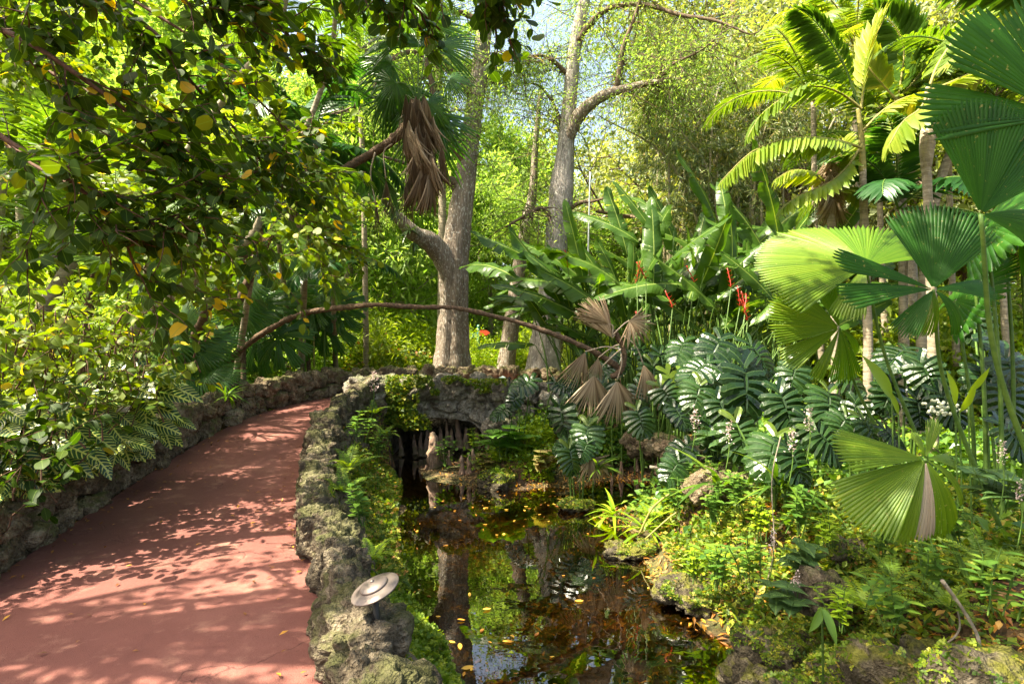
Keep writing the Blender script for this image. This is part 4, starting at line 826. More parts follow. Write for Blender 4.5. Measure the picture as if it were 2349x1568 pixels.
def small_light(label, u, v, d, rad, h, tilt=0, cm=None):
    c = W(u, v, d); t = thing('path_light', label, 'path light', c-UP*h); R = rotM((.1, tilt, 0)); mb = MB(); mb.lathe(c, [(0, -.01), (rad*.6, -.008), (rad, -.004), (rad*1.0, .004), (rad*.6, .02), (rad*.25, .035), (0, .04)], 32, R); part('cap', mb.mesh('light_cap', [cm or M_cap2]), t, world=True)
    mb = MB(); mb.tube([c, c-UP*h], .018, 10); part('post', mb.mesh('light_post', [M_post]), t, world=True)
small_light('pale metal path light behind the left wall beside the striped leaves', 324, 942, 7.0, .15, .5, .12)
small_light('small pale green capped light on the bridge beside the slim cypress', 1152, 866, 12.0, .075, .35, 0, plain('verdigris', (.32, .45, .40), .5))
small_light('thin black light post standing at the right end of the bridge', 1168, 868, 10.6, .04, .9, 0, M_post)

# ------------------------------------------------------------------ old log behind the left wall
t = thing('fallen_log', 'weathered split log lying behind the left wall under the striped leaves', 'log', W(340, 930, 7.6)); mb = MB(); wtube(mb, [(262, 905, 7.7), (330, 912, 8.0), (400, 925, 8.5), (440, 935, 8.9)], 7.6, [34, 40, 36, 30], 16, 50, bump=.3, bs=5); part('upper_trunk', mb.mesh('log', [M_bark]), t, world=True)
mb = MB(); wtube(mb, [(250, 940, 7.5), (340, 945, 7.9), (430, 955, 8.7)], 7.4, [22, 26, 22], 12, 40, bump=.3, bs=6); part('lower_trunk', mb.mesh('log', [M_barkgrey]), t, world=True)
# ------------------------------------------------------------------ giant round fan leaves at the right
G_LIC = 'round fan palms at the right'
def licuala(label, hub, d, wedges, base, tilt, mats, seed, rpx=None, nm='fan_palm', npl=1.0, fs=0.):
    """wedges: (angle0, angle1, radius px, droop, material index, out-of-plane tilt); angles counted from +X up, in the picture plane"""
    H = W(hub[0], hub[1], d); t = thing(nm, label, 'fan palm', base, G_LIC); r = rg(seed)
    for i, (a0, a1, R, dr, mi, tl) in enumerate(wedges):
        mb = MB(); Rm = R/F*d; mid = (a0+a1)/2; n = max(5, int((a1-a0)/2.5*npl)); fan(mb, Rm, -(a1-a0)/2, (a1-a0)/2, n, split=.94, pleat=.012, tipw=.3, droop=dr, r=r, base=.5, rv=.13, nr=10, jag=.012, rf=lambda f: .93+.09*math.sin(math.pi*f))
        me = mb.mesh('blade', [mats[mi]]); ma = math.radians(mid); yd = A([math.cos(ma)*math.cos(tl), -math.sin(tl)+math.sin(ma)*math.sin(fs), math.sin(ma)*math.cos(tl)*math.cos(fs)]); nd = A([-tilt[0], -math.cos(fs), tilt[1]+math.sin(fs)])
        Rr = frames(yd[None], nd[None])[0]; part('blade', me, t, mat44(Rr, H-A(t.location)))
    mb = MB(); B = A(base); M = (H+B)/2+A([(H[0]-B[0])*.18, .05, .22]); mb.tube(spline(A([H, M, B]), 24), np.linspace(.009, .017, 24), 8); part('petiole', mb.mesh('petiole', [M_stem]), t, world=True)
def gb(u, d): x = (u-CX)/F*d; return A([x, d, zg(x, d)])
def gb(u, d): x = (u-CX)/F*d; return A([x, d, zg(x, d)])
licuala('huge round fan leaf with sunlit left half, leftmost upper giant leaf', (1985, 612), 4.3, [(92, 216, 232, .16, 1, -.05), (8, 90, 262, .14, 0, .0), (218, 250, 150, .3, 1, 0)], gb(2190, 4.4), (.2, .2), [M_lic, M_licyl], 1, fs=.75)  # sunlit half put into the colour: yellower blades left, greener right
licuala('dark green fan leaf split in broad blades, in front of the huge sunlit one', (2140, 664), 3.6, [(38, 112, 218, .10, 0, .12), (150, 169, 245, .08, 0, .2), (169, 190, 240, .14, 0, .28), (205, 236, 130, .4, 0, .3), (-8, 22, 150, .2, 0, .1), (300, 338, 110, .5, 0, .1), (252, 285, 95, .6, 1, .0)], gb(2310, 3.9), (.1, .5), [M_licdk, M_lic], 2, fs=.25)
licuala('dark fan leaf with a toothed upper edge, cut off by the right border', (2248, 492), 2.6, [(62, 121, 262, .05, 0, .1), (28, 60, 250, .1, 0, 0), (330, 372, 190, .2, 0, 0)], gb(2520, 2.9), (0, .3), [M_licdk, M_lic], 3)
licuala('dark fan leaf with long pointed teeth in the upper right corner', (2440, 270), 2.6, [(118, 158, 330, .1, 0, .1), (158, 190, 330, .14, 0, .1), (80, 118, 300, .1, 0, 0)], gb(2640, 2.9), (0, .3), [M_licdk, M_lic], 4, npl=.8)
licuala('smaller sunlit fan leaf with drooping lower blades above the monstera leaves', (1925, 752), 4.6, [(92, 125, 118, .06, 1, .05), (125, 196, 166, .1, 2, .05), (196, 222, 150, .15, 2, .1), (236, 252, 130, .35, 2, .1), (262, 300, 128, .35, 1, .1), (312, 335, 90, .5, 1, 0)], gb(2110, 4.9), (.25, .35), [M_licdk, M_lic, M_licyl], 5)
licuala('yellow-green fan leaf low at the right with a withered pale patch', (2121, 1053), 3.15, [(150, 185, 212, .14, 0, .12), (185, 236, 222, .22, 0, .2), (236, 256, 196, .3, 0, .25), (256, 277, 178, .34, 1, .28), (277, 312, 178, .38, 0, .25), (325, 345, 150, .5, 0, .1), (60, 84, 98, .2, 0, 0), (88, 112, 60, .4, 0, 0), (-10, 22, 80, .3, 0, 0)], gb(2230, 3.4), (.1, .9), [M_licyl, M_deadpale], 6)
# thin upright stems of the clump at the far right
for i, (u0, u1, v1, d) in enumerate([(2262, 2225, 560, 4.4), (2298, 2262, 520, 4.2), (2322, 2300, 500, 4.6), (2345, 2340, 540, 4.3), (2240, 2190, 690, 4.7)]):
    b = gb(u0, d); P = spline(A([b-UP*.1, (b+W(u1, v1, d))/2+A([.04, 0, 0]), W(u1, v1, d)]), 16); t = thing('fan_palm', ['leftmost tall green leaf stalk at the right edge', 'second tall green leaf stalk from the left at the right edge', 'tall green leaf stalk in the middle of the right clump', 'tall green leaf stalk nearest the right border of the view', 'shorter slanting leaf stalk left of the right edge clump'][i], 'fan palm', b, G_LIC)
    mb = MB(); mb.tube(P, np.linspace(.018, .010, 16), 8); part('petiole', mb.mesh('petiole', [M_stem]), t, world=True)
    mb = MB(); fan(mb, .5, -120, 120, 34, split=.94, pleat=.012, tipw=.3, droop=.2, r=rg(i+80)); part('blade', mb.mesh('blade', [M_licdk]), t, mat44(frames(A([[.3, -.4, .6]]), A([[0, -.4, 1.]]))[0], P[-1]-b))

# ------------------------------------------------------------------ golden feather palms, upper right
G_GOLD = 'sunlit feather palms at the upper right'
def wfrond(t, pts, d, nl, ll, T, mats, seed, name='frond', rr=.012, **kw):
    P = A([W(p[0], p[1], p[2] if len(p) > 2 else d) for p in pts]); mb = MB(); frond(mb, P, nl, ll, T, rr=rr, r=rg(seed), **kw); part(name, mb.mesh(name, mats), t, world=True)
def ptrunk(t, pts, d, w, mat, nm='trunk'):
    mb = MB()
    if nm == 'trunk':
        g = gb(pts[0][0], d); pts = [(pts[0][0], CY+(CAMZ-g[2]+.15)/d*F)]+list(pts); w = [w[0]]+list(w)
    P, _ = wtube(mb, pts, d, w, 14, 50, bump=.08, bs=6, vs=5); part(nm, mb.mesh(nm, [mat]), t, world=True); return P
t = thing('feather_palm', 'golden palm with two sunlit fronds arching left over the heliconias', 'palm', gb(1975, 8), G_GOLD)
ptrunk(t, [(1990, 800), (1988, 700), (1984, 560), (1980, 470), (1978, 390)], 8, [20, 18, 17, 17, 15], M_palmpale); ptrunk(t, [(1978, 395), (1976, 330), (1968, 250)], 8, [15, 13, 9], M_stemyl, 'crown_shaft')
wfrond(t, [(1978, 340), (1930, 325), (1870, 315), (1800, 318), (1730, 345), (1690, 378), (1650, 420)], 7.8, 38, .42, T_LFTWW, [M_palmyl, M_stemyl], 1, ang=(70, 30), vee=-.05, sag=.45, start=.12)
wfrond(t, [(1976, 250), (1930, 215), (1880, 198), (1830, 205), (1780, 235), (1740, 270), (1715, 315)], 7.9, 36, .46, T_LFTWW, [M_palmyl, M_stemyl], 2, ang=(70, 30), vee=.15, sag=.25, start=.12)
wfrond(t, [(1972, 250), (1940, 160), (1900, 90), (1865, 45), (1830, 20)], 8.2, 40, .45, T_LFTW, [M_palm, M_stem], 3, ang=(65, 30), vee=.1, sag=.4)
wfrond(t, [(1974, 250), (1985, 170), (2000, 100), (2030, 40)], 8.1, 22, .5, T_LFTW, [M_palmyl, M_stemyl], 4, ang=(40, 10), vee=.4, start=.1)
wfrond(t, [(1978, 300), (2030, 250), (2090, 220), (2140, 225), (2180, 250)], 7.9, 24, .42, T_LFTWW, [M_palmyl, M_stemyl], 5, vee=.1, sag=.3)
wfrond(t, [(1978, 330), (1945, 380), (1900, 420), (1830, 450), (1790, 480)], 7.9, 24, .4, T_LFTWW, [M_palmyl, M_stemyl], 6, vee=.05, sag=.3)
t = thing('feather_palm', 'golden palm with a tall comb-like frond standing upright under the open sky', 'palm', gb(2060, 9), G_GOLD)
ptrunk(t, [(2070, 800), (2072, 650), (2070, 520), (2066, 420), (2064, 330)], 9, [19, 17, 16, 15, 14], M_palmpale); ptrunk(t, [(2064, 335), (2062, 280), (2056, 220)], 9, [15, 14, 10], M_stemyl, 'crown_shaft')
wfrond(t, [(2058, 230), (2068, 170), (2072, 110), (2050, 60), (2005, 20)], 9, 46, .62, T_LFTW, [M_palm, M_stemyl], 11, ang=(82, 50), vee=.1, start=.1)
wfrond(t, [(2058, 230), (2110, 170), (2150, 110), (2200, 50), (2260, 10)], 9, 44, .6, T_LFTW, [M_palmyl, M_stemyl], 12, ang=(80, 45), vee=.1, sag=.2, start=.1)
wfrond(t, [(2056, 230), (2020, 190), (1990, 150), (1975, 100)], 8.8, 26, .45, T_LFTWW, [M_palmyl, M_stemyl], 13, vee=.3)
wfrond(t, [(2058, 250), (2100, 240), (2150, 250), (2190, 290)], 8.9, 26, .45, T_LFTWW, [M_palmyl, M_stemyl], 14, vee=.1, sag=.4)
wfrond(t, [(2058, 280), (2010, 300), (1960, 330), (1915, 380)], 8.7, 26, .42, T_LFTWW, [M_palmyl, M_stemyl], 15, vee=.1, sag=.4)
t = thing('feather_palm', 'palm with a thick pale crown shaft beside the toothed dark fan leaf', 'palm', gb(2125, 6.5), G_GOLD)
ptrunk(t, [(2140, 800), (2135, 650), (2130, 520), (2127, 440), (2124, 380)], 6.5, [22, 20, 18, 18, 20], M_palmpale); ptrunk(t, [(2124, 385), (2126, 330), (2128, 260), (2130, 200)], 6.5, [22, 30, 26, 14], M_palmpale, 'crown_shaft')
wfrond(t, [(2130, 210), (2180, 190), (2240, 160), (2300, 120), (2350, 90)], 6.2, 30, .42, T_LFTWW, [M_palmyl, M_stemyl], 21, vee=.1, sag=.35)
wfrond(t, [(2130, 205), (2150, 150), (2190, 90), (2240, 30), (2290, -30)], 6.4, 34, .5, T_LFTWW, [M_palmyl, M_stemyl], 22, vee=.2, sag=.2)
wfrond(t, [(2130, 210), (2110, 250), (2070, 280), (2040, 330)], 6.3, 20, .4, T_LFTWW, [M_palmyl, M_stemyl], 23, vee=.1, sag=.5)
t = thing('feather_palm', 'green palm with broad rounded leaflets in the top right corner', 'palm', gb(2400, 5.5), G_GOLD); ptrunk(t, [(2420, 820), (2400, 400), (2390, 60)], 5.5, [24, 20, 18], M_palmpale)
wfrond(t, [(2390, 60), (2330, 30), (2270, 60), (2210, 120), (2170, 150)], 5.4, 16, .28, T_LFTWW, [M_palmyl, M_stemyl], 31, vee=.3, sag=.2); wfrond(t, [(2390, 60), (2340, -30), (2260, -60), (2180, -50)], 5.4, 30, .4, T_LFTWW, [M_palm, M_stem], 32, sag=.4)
for lb, pts, d, w, mt in [('mossy leaning trunk right of the golden palms', [(2090, 640), (2065, 480), (2085, 400), (2110, 320), (2130, 260)], 10.5, [26, 22, 20, 18, 14], M_barkgrey), ('knotty yellowish trunk leaning right behind the toothed fan leaf', [(2120, 620), (2140, 480), (2160, 400), (2190, 330), (2240, 260)], 8.5, [22, 20, 20, 18, 14], M_palmpale)]:
    t = thing('tree_trunk', lb, 'tree', gb(pts[0][0], d)); ptrunk(t, [(pts[0][0]-10, 900)]+pts, d, [w[0]]+w, mt)
    lfm = MB(); r = rg(int(d*7)); q = W(pts[-1][0], pts[-1][1], d); tw = MB(); sprays(np.array([q]), r, 14, 1.6, .15, lfm, tw, T_DIA, .12, 26, A([0, 0, .8])); part('branches', tw.mesh('branches', [M_bark]), t, world=True); part('crown', lfm.mesh('crown', [M_bggrn], False), t, world=True)
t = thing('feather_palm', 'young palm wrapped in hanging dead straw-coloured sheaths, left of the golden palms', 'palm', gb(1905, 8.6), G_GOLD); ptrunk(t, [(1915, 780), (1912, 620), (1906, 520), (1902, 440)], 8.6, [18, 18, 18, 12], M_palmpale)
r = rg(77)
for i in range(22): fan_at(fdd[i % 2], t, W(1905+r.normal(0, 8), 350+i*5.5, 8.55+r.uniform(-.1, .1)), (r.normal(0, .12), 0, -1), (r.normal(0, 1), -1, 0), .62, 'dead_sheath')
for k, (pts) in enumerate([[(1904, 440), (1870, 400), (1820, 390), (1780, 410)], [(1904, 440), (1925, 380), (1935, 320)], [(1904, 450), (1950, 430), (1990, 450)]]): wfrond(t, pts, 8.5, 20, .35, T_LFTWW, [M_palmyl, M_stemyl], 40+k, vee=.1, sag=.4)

# ------------------------------------------------------------------ heliconias
G_HEL = 'heliconia clumps right of the pole'
bl = [banana_leaf(i, w=.175+.025*(i % 3), droop=(.15, .32, .5, .25, .4)[i % 5], tears=(2, 5, 3, 7, 4)[i % 5], wave=.012+.006*(i % 3)) for i in range(6)]
def bract(mb, p, r, n=9, L=.34):
    ax = limb(r, p, (r.normal(0, .2), r.normal(0, .2), 1), L, .15, 0, 8); mb.tube(ax, .008, 5)
    for k in range(n):
        q = along(ax, k/n); s = 1 if k % 2 else -1; mb.inst(leaf_t(.22, 3, .6, -.2, 'lance'), q, frames(A([[s*.9, -.25, .45]]), UP), .085*(1-.3*k/n), r.uniform(0, 1))
def heliconia(label, u, d, seed, nleaf, H, spread, nst=12, nfl=2, leanu=0.):
    b = gb(u, d); t = thing('heliconia', label, 'heliconia', b, G_HEL); r = rg(seed); sm = MB(); am = 0
    for i in range(nleaf):
        a = r.uniform(0, 6.28); f = i/nleaf; off = A([r.normal(0, .45), r.normal(0, .22), -.1]); hh = H*r.uniform(.6, 1.0)*(1-.15*f); side = r.normal(0, 1)*spread+leanu; tp = off+A([side*.55, r.normal(0, .3), hh])
        P = spline(A([off, off+A([side*.12, 0, hh*.5]), tp]), 12); sm.tube(P, np.linspace(.022, .009, 12), 6, cap=False)
        dirn = nrm(A([side*1.1+r.normal(0, .35), r.normal(0, .45)-.15, r.uniform(.15, 1.5)])); R = frames(dirn[None], A([[r.normal(0, .3), -.55, .8]]))[0]; part('leaf', bl[r.integers(6)], t, mat44(R, tp, r.uniform(.95, 1.6)*H/2.6))
    for i in range(nst): off = A([r.normal(0, .5), r.normal(0, .25), -.1]); P = spline(A([off, off+A([r.normal(0, .08), 0, H*.3]), off+A([r.normal(0, .3), 0, H*r.uniform(.5, .75)])]), 10); sm.tube(P, np.linspace(.02, .008, 10), 6, cap=False)
    part('stems', sm.mesh('heliconia_stems', [M_stem]), t)
    for i in range(nfl):
        p = A([r.normal(0, .55), -.95+r.normal(0, .15), H*r.uniform(.66, .95)]); mb = MB(); bract(mb, p, r); mb.tube([p, p*A([.6, .3, 0])], .008, 5, m=1); part('flower', mb.mesh('heliconia_flower', [M_bract, M_stem]), t)
heliconia('heliconia clump just right of the pole, leaves leaning left', 1400, 11.3, 1, 20, 3.2, .8, 18, 2, -.7)
heliconia('heliconia with two tall upright leaves and red flowers at the middle', 1500, 10.6, 2, 20, 3.2, .7, 30, 4, -.1)
heliconia('heliconia clump with red flowers right of the tall upright leaves', 1600, 10.2, 3, 20, 3.1, .8, 30, 3, .2)
heliconia('rightmost heliconia clump, leaves spreading over towards the round fan leaves', 1690, 9.6, 4, 18, 2.9, .8, 20, 2, .6)
heliconia('heliconia clump standing farther back under the bamboo', 1580, 13, 5, 20, 3.9, 1.1, 14, 0, 0)
heliconia('rear heliconia clump below the golden fronds', 1760, 11.6, 6, 20, 3.7, 1.0, 12, 1, .3)
heliconia('low heliconia at the foot of the pole', 1345, 10.8, 7, 12, 2.0, .6, 8, 1, -.2)
t = thing('heliconia', 'heliconia with two long upright leaves rising above all the others', 'heliconia', gb(1520, 10.4), G_HEL)
for (p, tip, k, s) in [((1515, 560), (1418, 408), 0, 1.45), ((1545, 530), (1475, 425), 2, 1.1), ((1470, 560), (1335, 400+60), 4, 1.3)]:
    a, b_ = W(p[0], p[1], 10.3), W(tip[0], tip[1], 10.3); L = np.linalg.norm(b_-a); R = frames((b_-a+UP*.1)[None], A([[.5, -1, .3]]))[0]; part('leaf', bl[k], t, mat44(R, a-A(t.location), L))
    mb = MB(); mb.tube(spline(A([a, (a+gb(1520, 10.4))/2+A([.05, 0, 0]), gb(1520+(p[0]-1515)*.4, 10.4)]), 12), .016, 6); part('petiole', mb.mesh('petiole', [M_stem]), t, world=True)
t = thing('banana_plant', 'broad banana leaves reaching left in front of the two cypress trunks', 'banana plant', gb(1400, 12)); 
for (p, tip, k, s, n_) in [((1330, 715), (1155, 725), 1, 1, (0, -.5, .9)), ((1345, 688), (1172, 726), 4, 1, (0, -.3, 1)), ((1330, 640), (1160, 655), 2, 1, (0, -.4, 1)), ((1330, 610), (1175, 625), 1, 1, (0, -.4, 1)), ((1420, 700), (1300, 560), 0, 1, (0, -1, .5)), ((1310, 745), (1385, 665), 3, 1, (-.4, -1, .4))]:
    a, b_ = W(p[0], p[1], 11.2), W(tip[0], tip[1], 11); L = np.linalg.norm(b_-a); R = frames((b_-a+UP*.35*L)[None], A([n_], float))[0]; part('leaf', bl[k], t, mat44(R, a-A(t.location), L))
    mb = MB(); mb.tube(spline(A([a, (a+gb(1400, 12))/2+A([0, 0, .3]), gb(1400, 12)]), 12), .018, 6); part('petiole', mb.mesh('petiole', [M_stem]), t, world=True)

# ------------------------------------------------------------------ bamboo
def bamboo(label, u, d, seed, n, H, sp=.5):
    b = gb(u, d); t = thing('bamboo', label, 'bamboo', b, 'bamboo clumps behind the heliconias'); r = rg(seed); cm = MB(); lf = MB()
    for i in range(n):
        o = A([r.normal(0, sp), r.normal(0, sp*.7), -.2]); hh = H*r.uniform(.7, 1.05); ln = r.normal(0, .9, 2)*A([1.1, .6]); P = spline(A([o, o+A([ln[0]*.15, ln[1]*.15, hh*.5]), o+A([ln[0]*.6, ln[1]*.6, hh*.85]), o+A([ln[0]*1.4, ln[1], hh])]), 26); cm.tube(P, np.linspace(.05, .015, 26), 8, cap=False)
        for k in range(26):
            f = r.uniform(.22, .99); q = along(P, f); c = limb(r, q, (r.normal(0, 1), r.normal(0, 1), r.uniform(-.1, .7)), r.uniform(.5, 1.2), .4, -.1, 6); cm.tube(c, np.linspace(.008, .003, 6), 3, cap=False)
            for j in range(7):
                e = c[r.integers(2, 6)]+r.normal(0, .1, 3); m = 7; D = nrm(c[-1]-c[0])*.5+r.normal(0, .55, (m, 3))-UP*.8; lf.inst(leaf_t(.13, 2, .15, .15, 'lance'), np.repeat(e[None], m, 0), frames(D, r.normal(0, 1, (m, 3))), r.uniform(.16, .28, m), r.uniform(0, 1, m))
    part('culms', cm.mesh('culms', [M_culm]), t); part('foliage', lf.mesh('bamboo_foliage', [M_bamboo], False), t)
bamboo('bamboo clump with dark culms left of the golden palm', 1630, 15, 1, 15, 9.5, .55)
bamboo('bamboo clump rising just right of the other, nearer the golden palm', 1735, 16, 2, 13, 9.5, .5)
bamboo('tall bamboo clump farther back at the top of the view', 1560, 20, 3, 13, 12.5, .8)
# ------------------------------------------------------------------ round-leaved tree overhanging from the upper left
T_RL = leaf_t(.80, 5, .08, .14, 'round', stem=.08); T_RL2 = leaf_t(.62, 4, .16, .2, 'ell', stem=.08); T_RL3 = leaf_t(.7, 5, .45, .5, 'round', stem=.08)
def leafy(lf, wd, r, P, step, ls, rad=.004, T=(T_RL, T_RL2, T_RL3), droop=.5, tk=4):
    """a twig with alternate leaves"""
    wd.tube(P, np.linspace(rad, rad*.4, len(P)), tk, cap=False); L = np.linalg.norm(np.diff(P, axis=0), axis=1).sum(); n = max(3, int(L/step)); tt = (np.arange(n)+r.uniform(0, 1))/n
    Q = np.stack([np.interp(tt, np.linspace(0, 1, len(P)), P[:, k]) for k in range(3)], -1); Td = nrm(np.gradient(P, axis=0)); TT = np.stack([np.interp(tt, np.linspace(0, 1, len(P)), Td[:, k]) for k in range(3)], -1)
    S = nrm(np.cross(TT, UP+r.normal(0, .15, 3))); sg = np.where(np.arange(n) % 2 == 0, 1, -1)[:, None]; D = TT*.6+S*sg*.9-UP*droop*r.uniform(0, 1, (n, 1))+r.normal(0, .25, (n, 3)); Nn = UP*.8+r.normal(0, .45, (n, 3))
    c = r.beta(2, 2.3, n); c = np.where(r.random(n) < .025, r.uniform(.86, .96, n), c*.82)
    m = r.random(n) < .6; s = ls*r.uniform(.65, 1.2, n)
    m3 = r.random(n) < .3
    for k in (0, 1, 2): q = m & ~m3 if k == 0 else (~m & ~m3 if k == 1 else m3); lf.inst(T[k], Q[q], frames(D[q], Nn[q]), s[q], c[q])
def overhang(t, seed, limbs, npl, Lb, ls, mats, dirb, sd=.45, step=.042, rad=.018, sub=2):
    r = rg(seed); wd = MB(); lf = MB()
    for pts in limbs:
        P = spline(A([W(*p) for p in pts]), 50); wd.tube(P, np.linspace(rad, rad*.35, 50), 8, bump=.15, bs=20, seed=seed)
        for i in range(npl):
            f = r.uniform(.03, 1.); q = along(P, f); d = nrm(A(dirb)+r.normal(0, sd, 3)); L = Lb*r.uniform(.5, 1.15); c = limb(r, q, d, L, .28, -.03, 9); leafy(lf, wd, r, c, step, ls, .006)
            for j in range(sub): q2 = c[r.integers(2, 8)]; d2 = nrm(d+r.normal(0, .7, 3)); leafy(lf, wd, r, limb(r, q2, d2, L*r.uniform(.35, .65), .3, -.05, 7), step, ls, .004)
    part('branches', wd.mesh('overhang_branches', [M_twig]), t, world=True); part('foliage', lf.mesh('overhang_foliage', mats), t, world=True)
TB = A([-6.2, 3.6, .1])
t = thing('round_leaf_tree', 'round-leaved tree overhanging the path from the upper left, leaves green and yellow', 'tree', TB, 'round-leaved trees over the path')
mb = MB(); mb.tube(spline(A([TB-UP*.3, TB+A([.1, .1, 1.8]), TB+A([.5, .3, 3.4]), W(-350, -150, 4.2)]), 30), np.linspace(.16, .07, 30), 14, bump=.15, bs=6); part('trunk', mb.mesh('tree_trunk', [M_bark]), t, world=True)
overhang(t, 31, [[(-350, -150, 4.2), (100, -60, 3.6), (330, 55, 3.4), (440, 190, 3.5), (560, 320, 3.9), (640, 430, 4.2)], [(-350, -150, 4.2), (-100, 20, 3.4), (60, 95, 3.0), (230, 210, 3.0), (340, 300, 3.2), (430, 430, 3.4), (480, 560, 3.7)],
   [(-300, 100, 3.6), (-60, 270, 2.9), (60, 350, 2.8), (180, 430, 2.9), (270, 520, 3.0), (320, 640, 3.2)], [(-350, -150, 4.2), (-50, -150, 3.0), (200, -80, 2.9), (450, -20, 3.1), (640, 60, 3.5), (700, 150, 3.8)]], 26, .55, .085, [M_round], (.62, .12, -.3), sub=3)
t = thing('round_leaf_tree', 'second layer of round-leaved branches behind the nearest ones, slanting down to the right', 'tree', TB+A([.2, 2.2, 0]), 'round-leaved trees over the path')
mb = MB(); mb.tube(spline(A([TB+A([.2, 2.2, -.3]), TB+A([.4, 2.2, 2]), W(-250, 60, 5.6)]), 20), np.linspace(.12, .06, 20), 12, bump=.15, bs=6); part('trunk', mb.mesh('tree_trunk', [M_bark]), t, world=True)
overhang(t, 32, [[(-250, 60, 5.6), (0, 120, 5.2), (200, 210, 5.0), (400, 330, 5.0), (560, 420, 5.2), (690, 500, 5.5), (760, 560, 5.6)], [(-250, 60, 5.6), (0, 320, 5), (150, 420, 4.7), (300, 520, 4.6), (450, 570, 4.8), (600, 610, 5)], [(-250, 60, 5.6), (150, -40, 5.3), (400, 60, 5.2), (560, 200, 5.3), (690, 330, 5.5), (760, 430, 5.7)]], 32, .66, .085, [M_roundyl], (.70, .1, -.16), sub=3)
t = thing('round_leaf_tree', 'dark round leaves hanging into the top middle of the view, a few bright yellow', 'tree', TB+A([.8, -1.4, 0]), 'round-leaved trees over the path')
mb = MB(); mb.tube(spline(A([TB+A([.8, -1.4, -.3]), TB+A([.9, -1.2, 2.4]), W(-500, -700, 3.0), W(300, -420, 3.2)]), 26), np.linspace(.14, .035, 26), 12, bump=.15, bs=6); part('trunk', mb.mesh('tree_trunk', [M_bark]), t, world=True)
overhang(t, 33, [[(300, -420, 3.2), (600, -220, 3.3), (800, -90, 3.4), (930, 0, 3.5), (1010, 70, 3.6)], [(300, -420, 3.2), (700, -260, 3.2), (950, -150, 3.2), (1080, -70, 3.3), (1150, 10, 3.4)], [(300, -420, 3.2), (800, -300, 3.0), (1050, -180, 3.1), (1220, -90, 3.2)]], 27, .38, .085, [M_round], (.35, .1, -.9), sub=1, sd=.3, step=.05)
# unseen canopy added above the view to dapple path and bank with shade
t = thing('round_leaf_tree', 'unseen high crown of round leaves, added above the view to shade the path', 'tree', TB+A([-1.9, -1.6, 0]), 'round-leaved trees over the path')
mb = MB(); TP = TB+A([-1.9, -1.6, 0]); mb.tube(spline(A([TP-UP*.3, TP+A([.2, 0, 3]), TP+A([.9, .2, 5.2])]), 20), np.linspace(.2, .09, 20), 12, bump=.15, bs=6)
part('trunk', mb.mesh('tree_trunk', [M_bark]), t, world=True)
r = rg(44); wd = MB(); lf = MB()
for i in range(29):  # the longer limbs reach over the viewer to shade the right bank
    a = r.uniform(-.75, .6) if i < 17 else r.uniform(-.12, .07); L = r.uniform(2.4, 4.8) if i < 17 else r.uniform(7, 10.5); P = limb(r, TP+A([.9, .2, r.uniform(4.0, 5.4)+(1.0 if i >= 17 else 0)]), (math.cos(a), math.sin(a)*.9, .12), L, .2 if i < 17 else .1, .0, 12); wd.tube(P, np.linspace(.05, .015, 12), 7, cap=False)
    for j in range(13 if i < 17 else 46): q = along(P, r.uniform(.15 if i < 17 else .4, 1)); c = limb(r, q, nrm(A([.6, 0, -.1])+r.normal(0, .6, 3)), r.uniform(.5, .9), .3, -.03, 8); leafy(lf, wd, r, c, .06, .092, .006)
for i in range(10):  # lower limbs added out of frame to shade the near path
    P = limb(r, A([-7.4, r.uniform(1.3, 2.6), r.uniform(3.6, 4.8)]), (1, r.uniform(-.1, .35), .05), r.uniform(2.4, 4.0), .15, 0, 10); wd.tube(P, np.linspace(.03, .01, 10), 6, cap=False)
    for j in range(12): q = along(P, r.uniform(.1, 1)); c = limb(r, q, nrm(A([.6, 0, -.1])+r.normal(0, .8, 3)), r.uniform(.4, .9), .3, -.03, 8); leafy(lf, wd, r, c, .12, .095, .006)
part('branches', wd.mesh('shade_canopy_branches', [M_twig]), t, world=True); part('foliage', lf.mesh('shade_canopy_foliage', [M_round]), t, world=True)

def behind(y, off=.45): return A([np.interp(y, LW[:, 1], LW[:, 0])-off, y, zg(np.interp(y, LW[:, 1], LW[:, 0])-off, y)])
# yellowish round-leaved shrub behind the left wall
def leafshrub(label, u, v, d, seed, w, h, n, ls, mats, nm='round_leaf_shrub', T=(T_RL, T_RL2, T_RL3), L=.35):
    b = behind(d+.3); c = W(u, v, d); t = thing(nm, label, 'shrub', b, 'shrubs behind the left wall'); r = rg(seed); wd = MB(); lf = MB()
    for i in range(n):
        e = c+r.normal(0, 1, 3)*A([w, w*.7, h]); e[2] = max(e[2], b[2]+.1); f = A([b[0]+r.normal(0, .1), b[1]+r.normal(0, .1), b[2]]); P = spline(A([f if i % 9 == 0 else f*.35+e*.65-UP*.18, f*.2+e*.8-UP*.08, e]), 8) if i % 9 == 0 else spline(A([e-UP*.12+r.normal(0, .04, 3), e]), 4); wd.tube(P, np.linspace(.009, .003, len(P)), 4, cap=False); leafy(lf, wd, r, limb(r, e, r.normal(0, .6, 3)+A([.5, -.3, .1]), L, .3, 0, 7), .045, ls, .004, T)
    part('stems', wd.mesh('shrub_stems', [M_twig]), t, world=True); part('foliage', lf.mesh('shrub_foliage', mats), t, world=True)
leafshrub('yellow-green round-leaved shrub above the striped leaves at the left edge', 90, 800, 4.9, 51, .55, .28, 150, .085, [M_roundyl])
leafshrub('yellow-green round-leaved shrub behind the striped plants, nearer the pale trunk', 190, 760, 5.8, 52, .5, .25, 90, .085, [M_roundyl])
leafshrub('dark leafy shrub in the shade at the bottom left behind the wall', -40, 1040, 4.3, 53, .35, .2, 60, .10, [M_round])

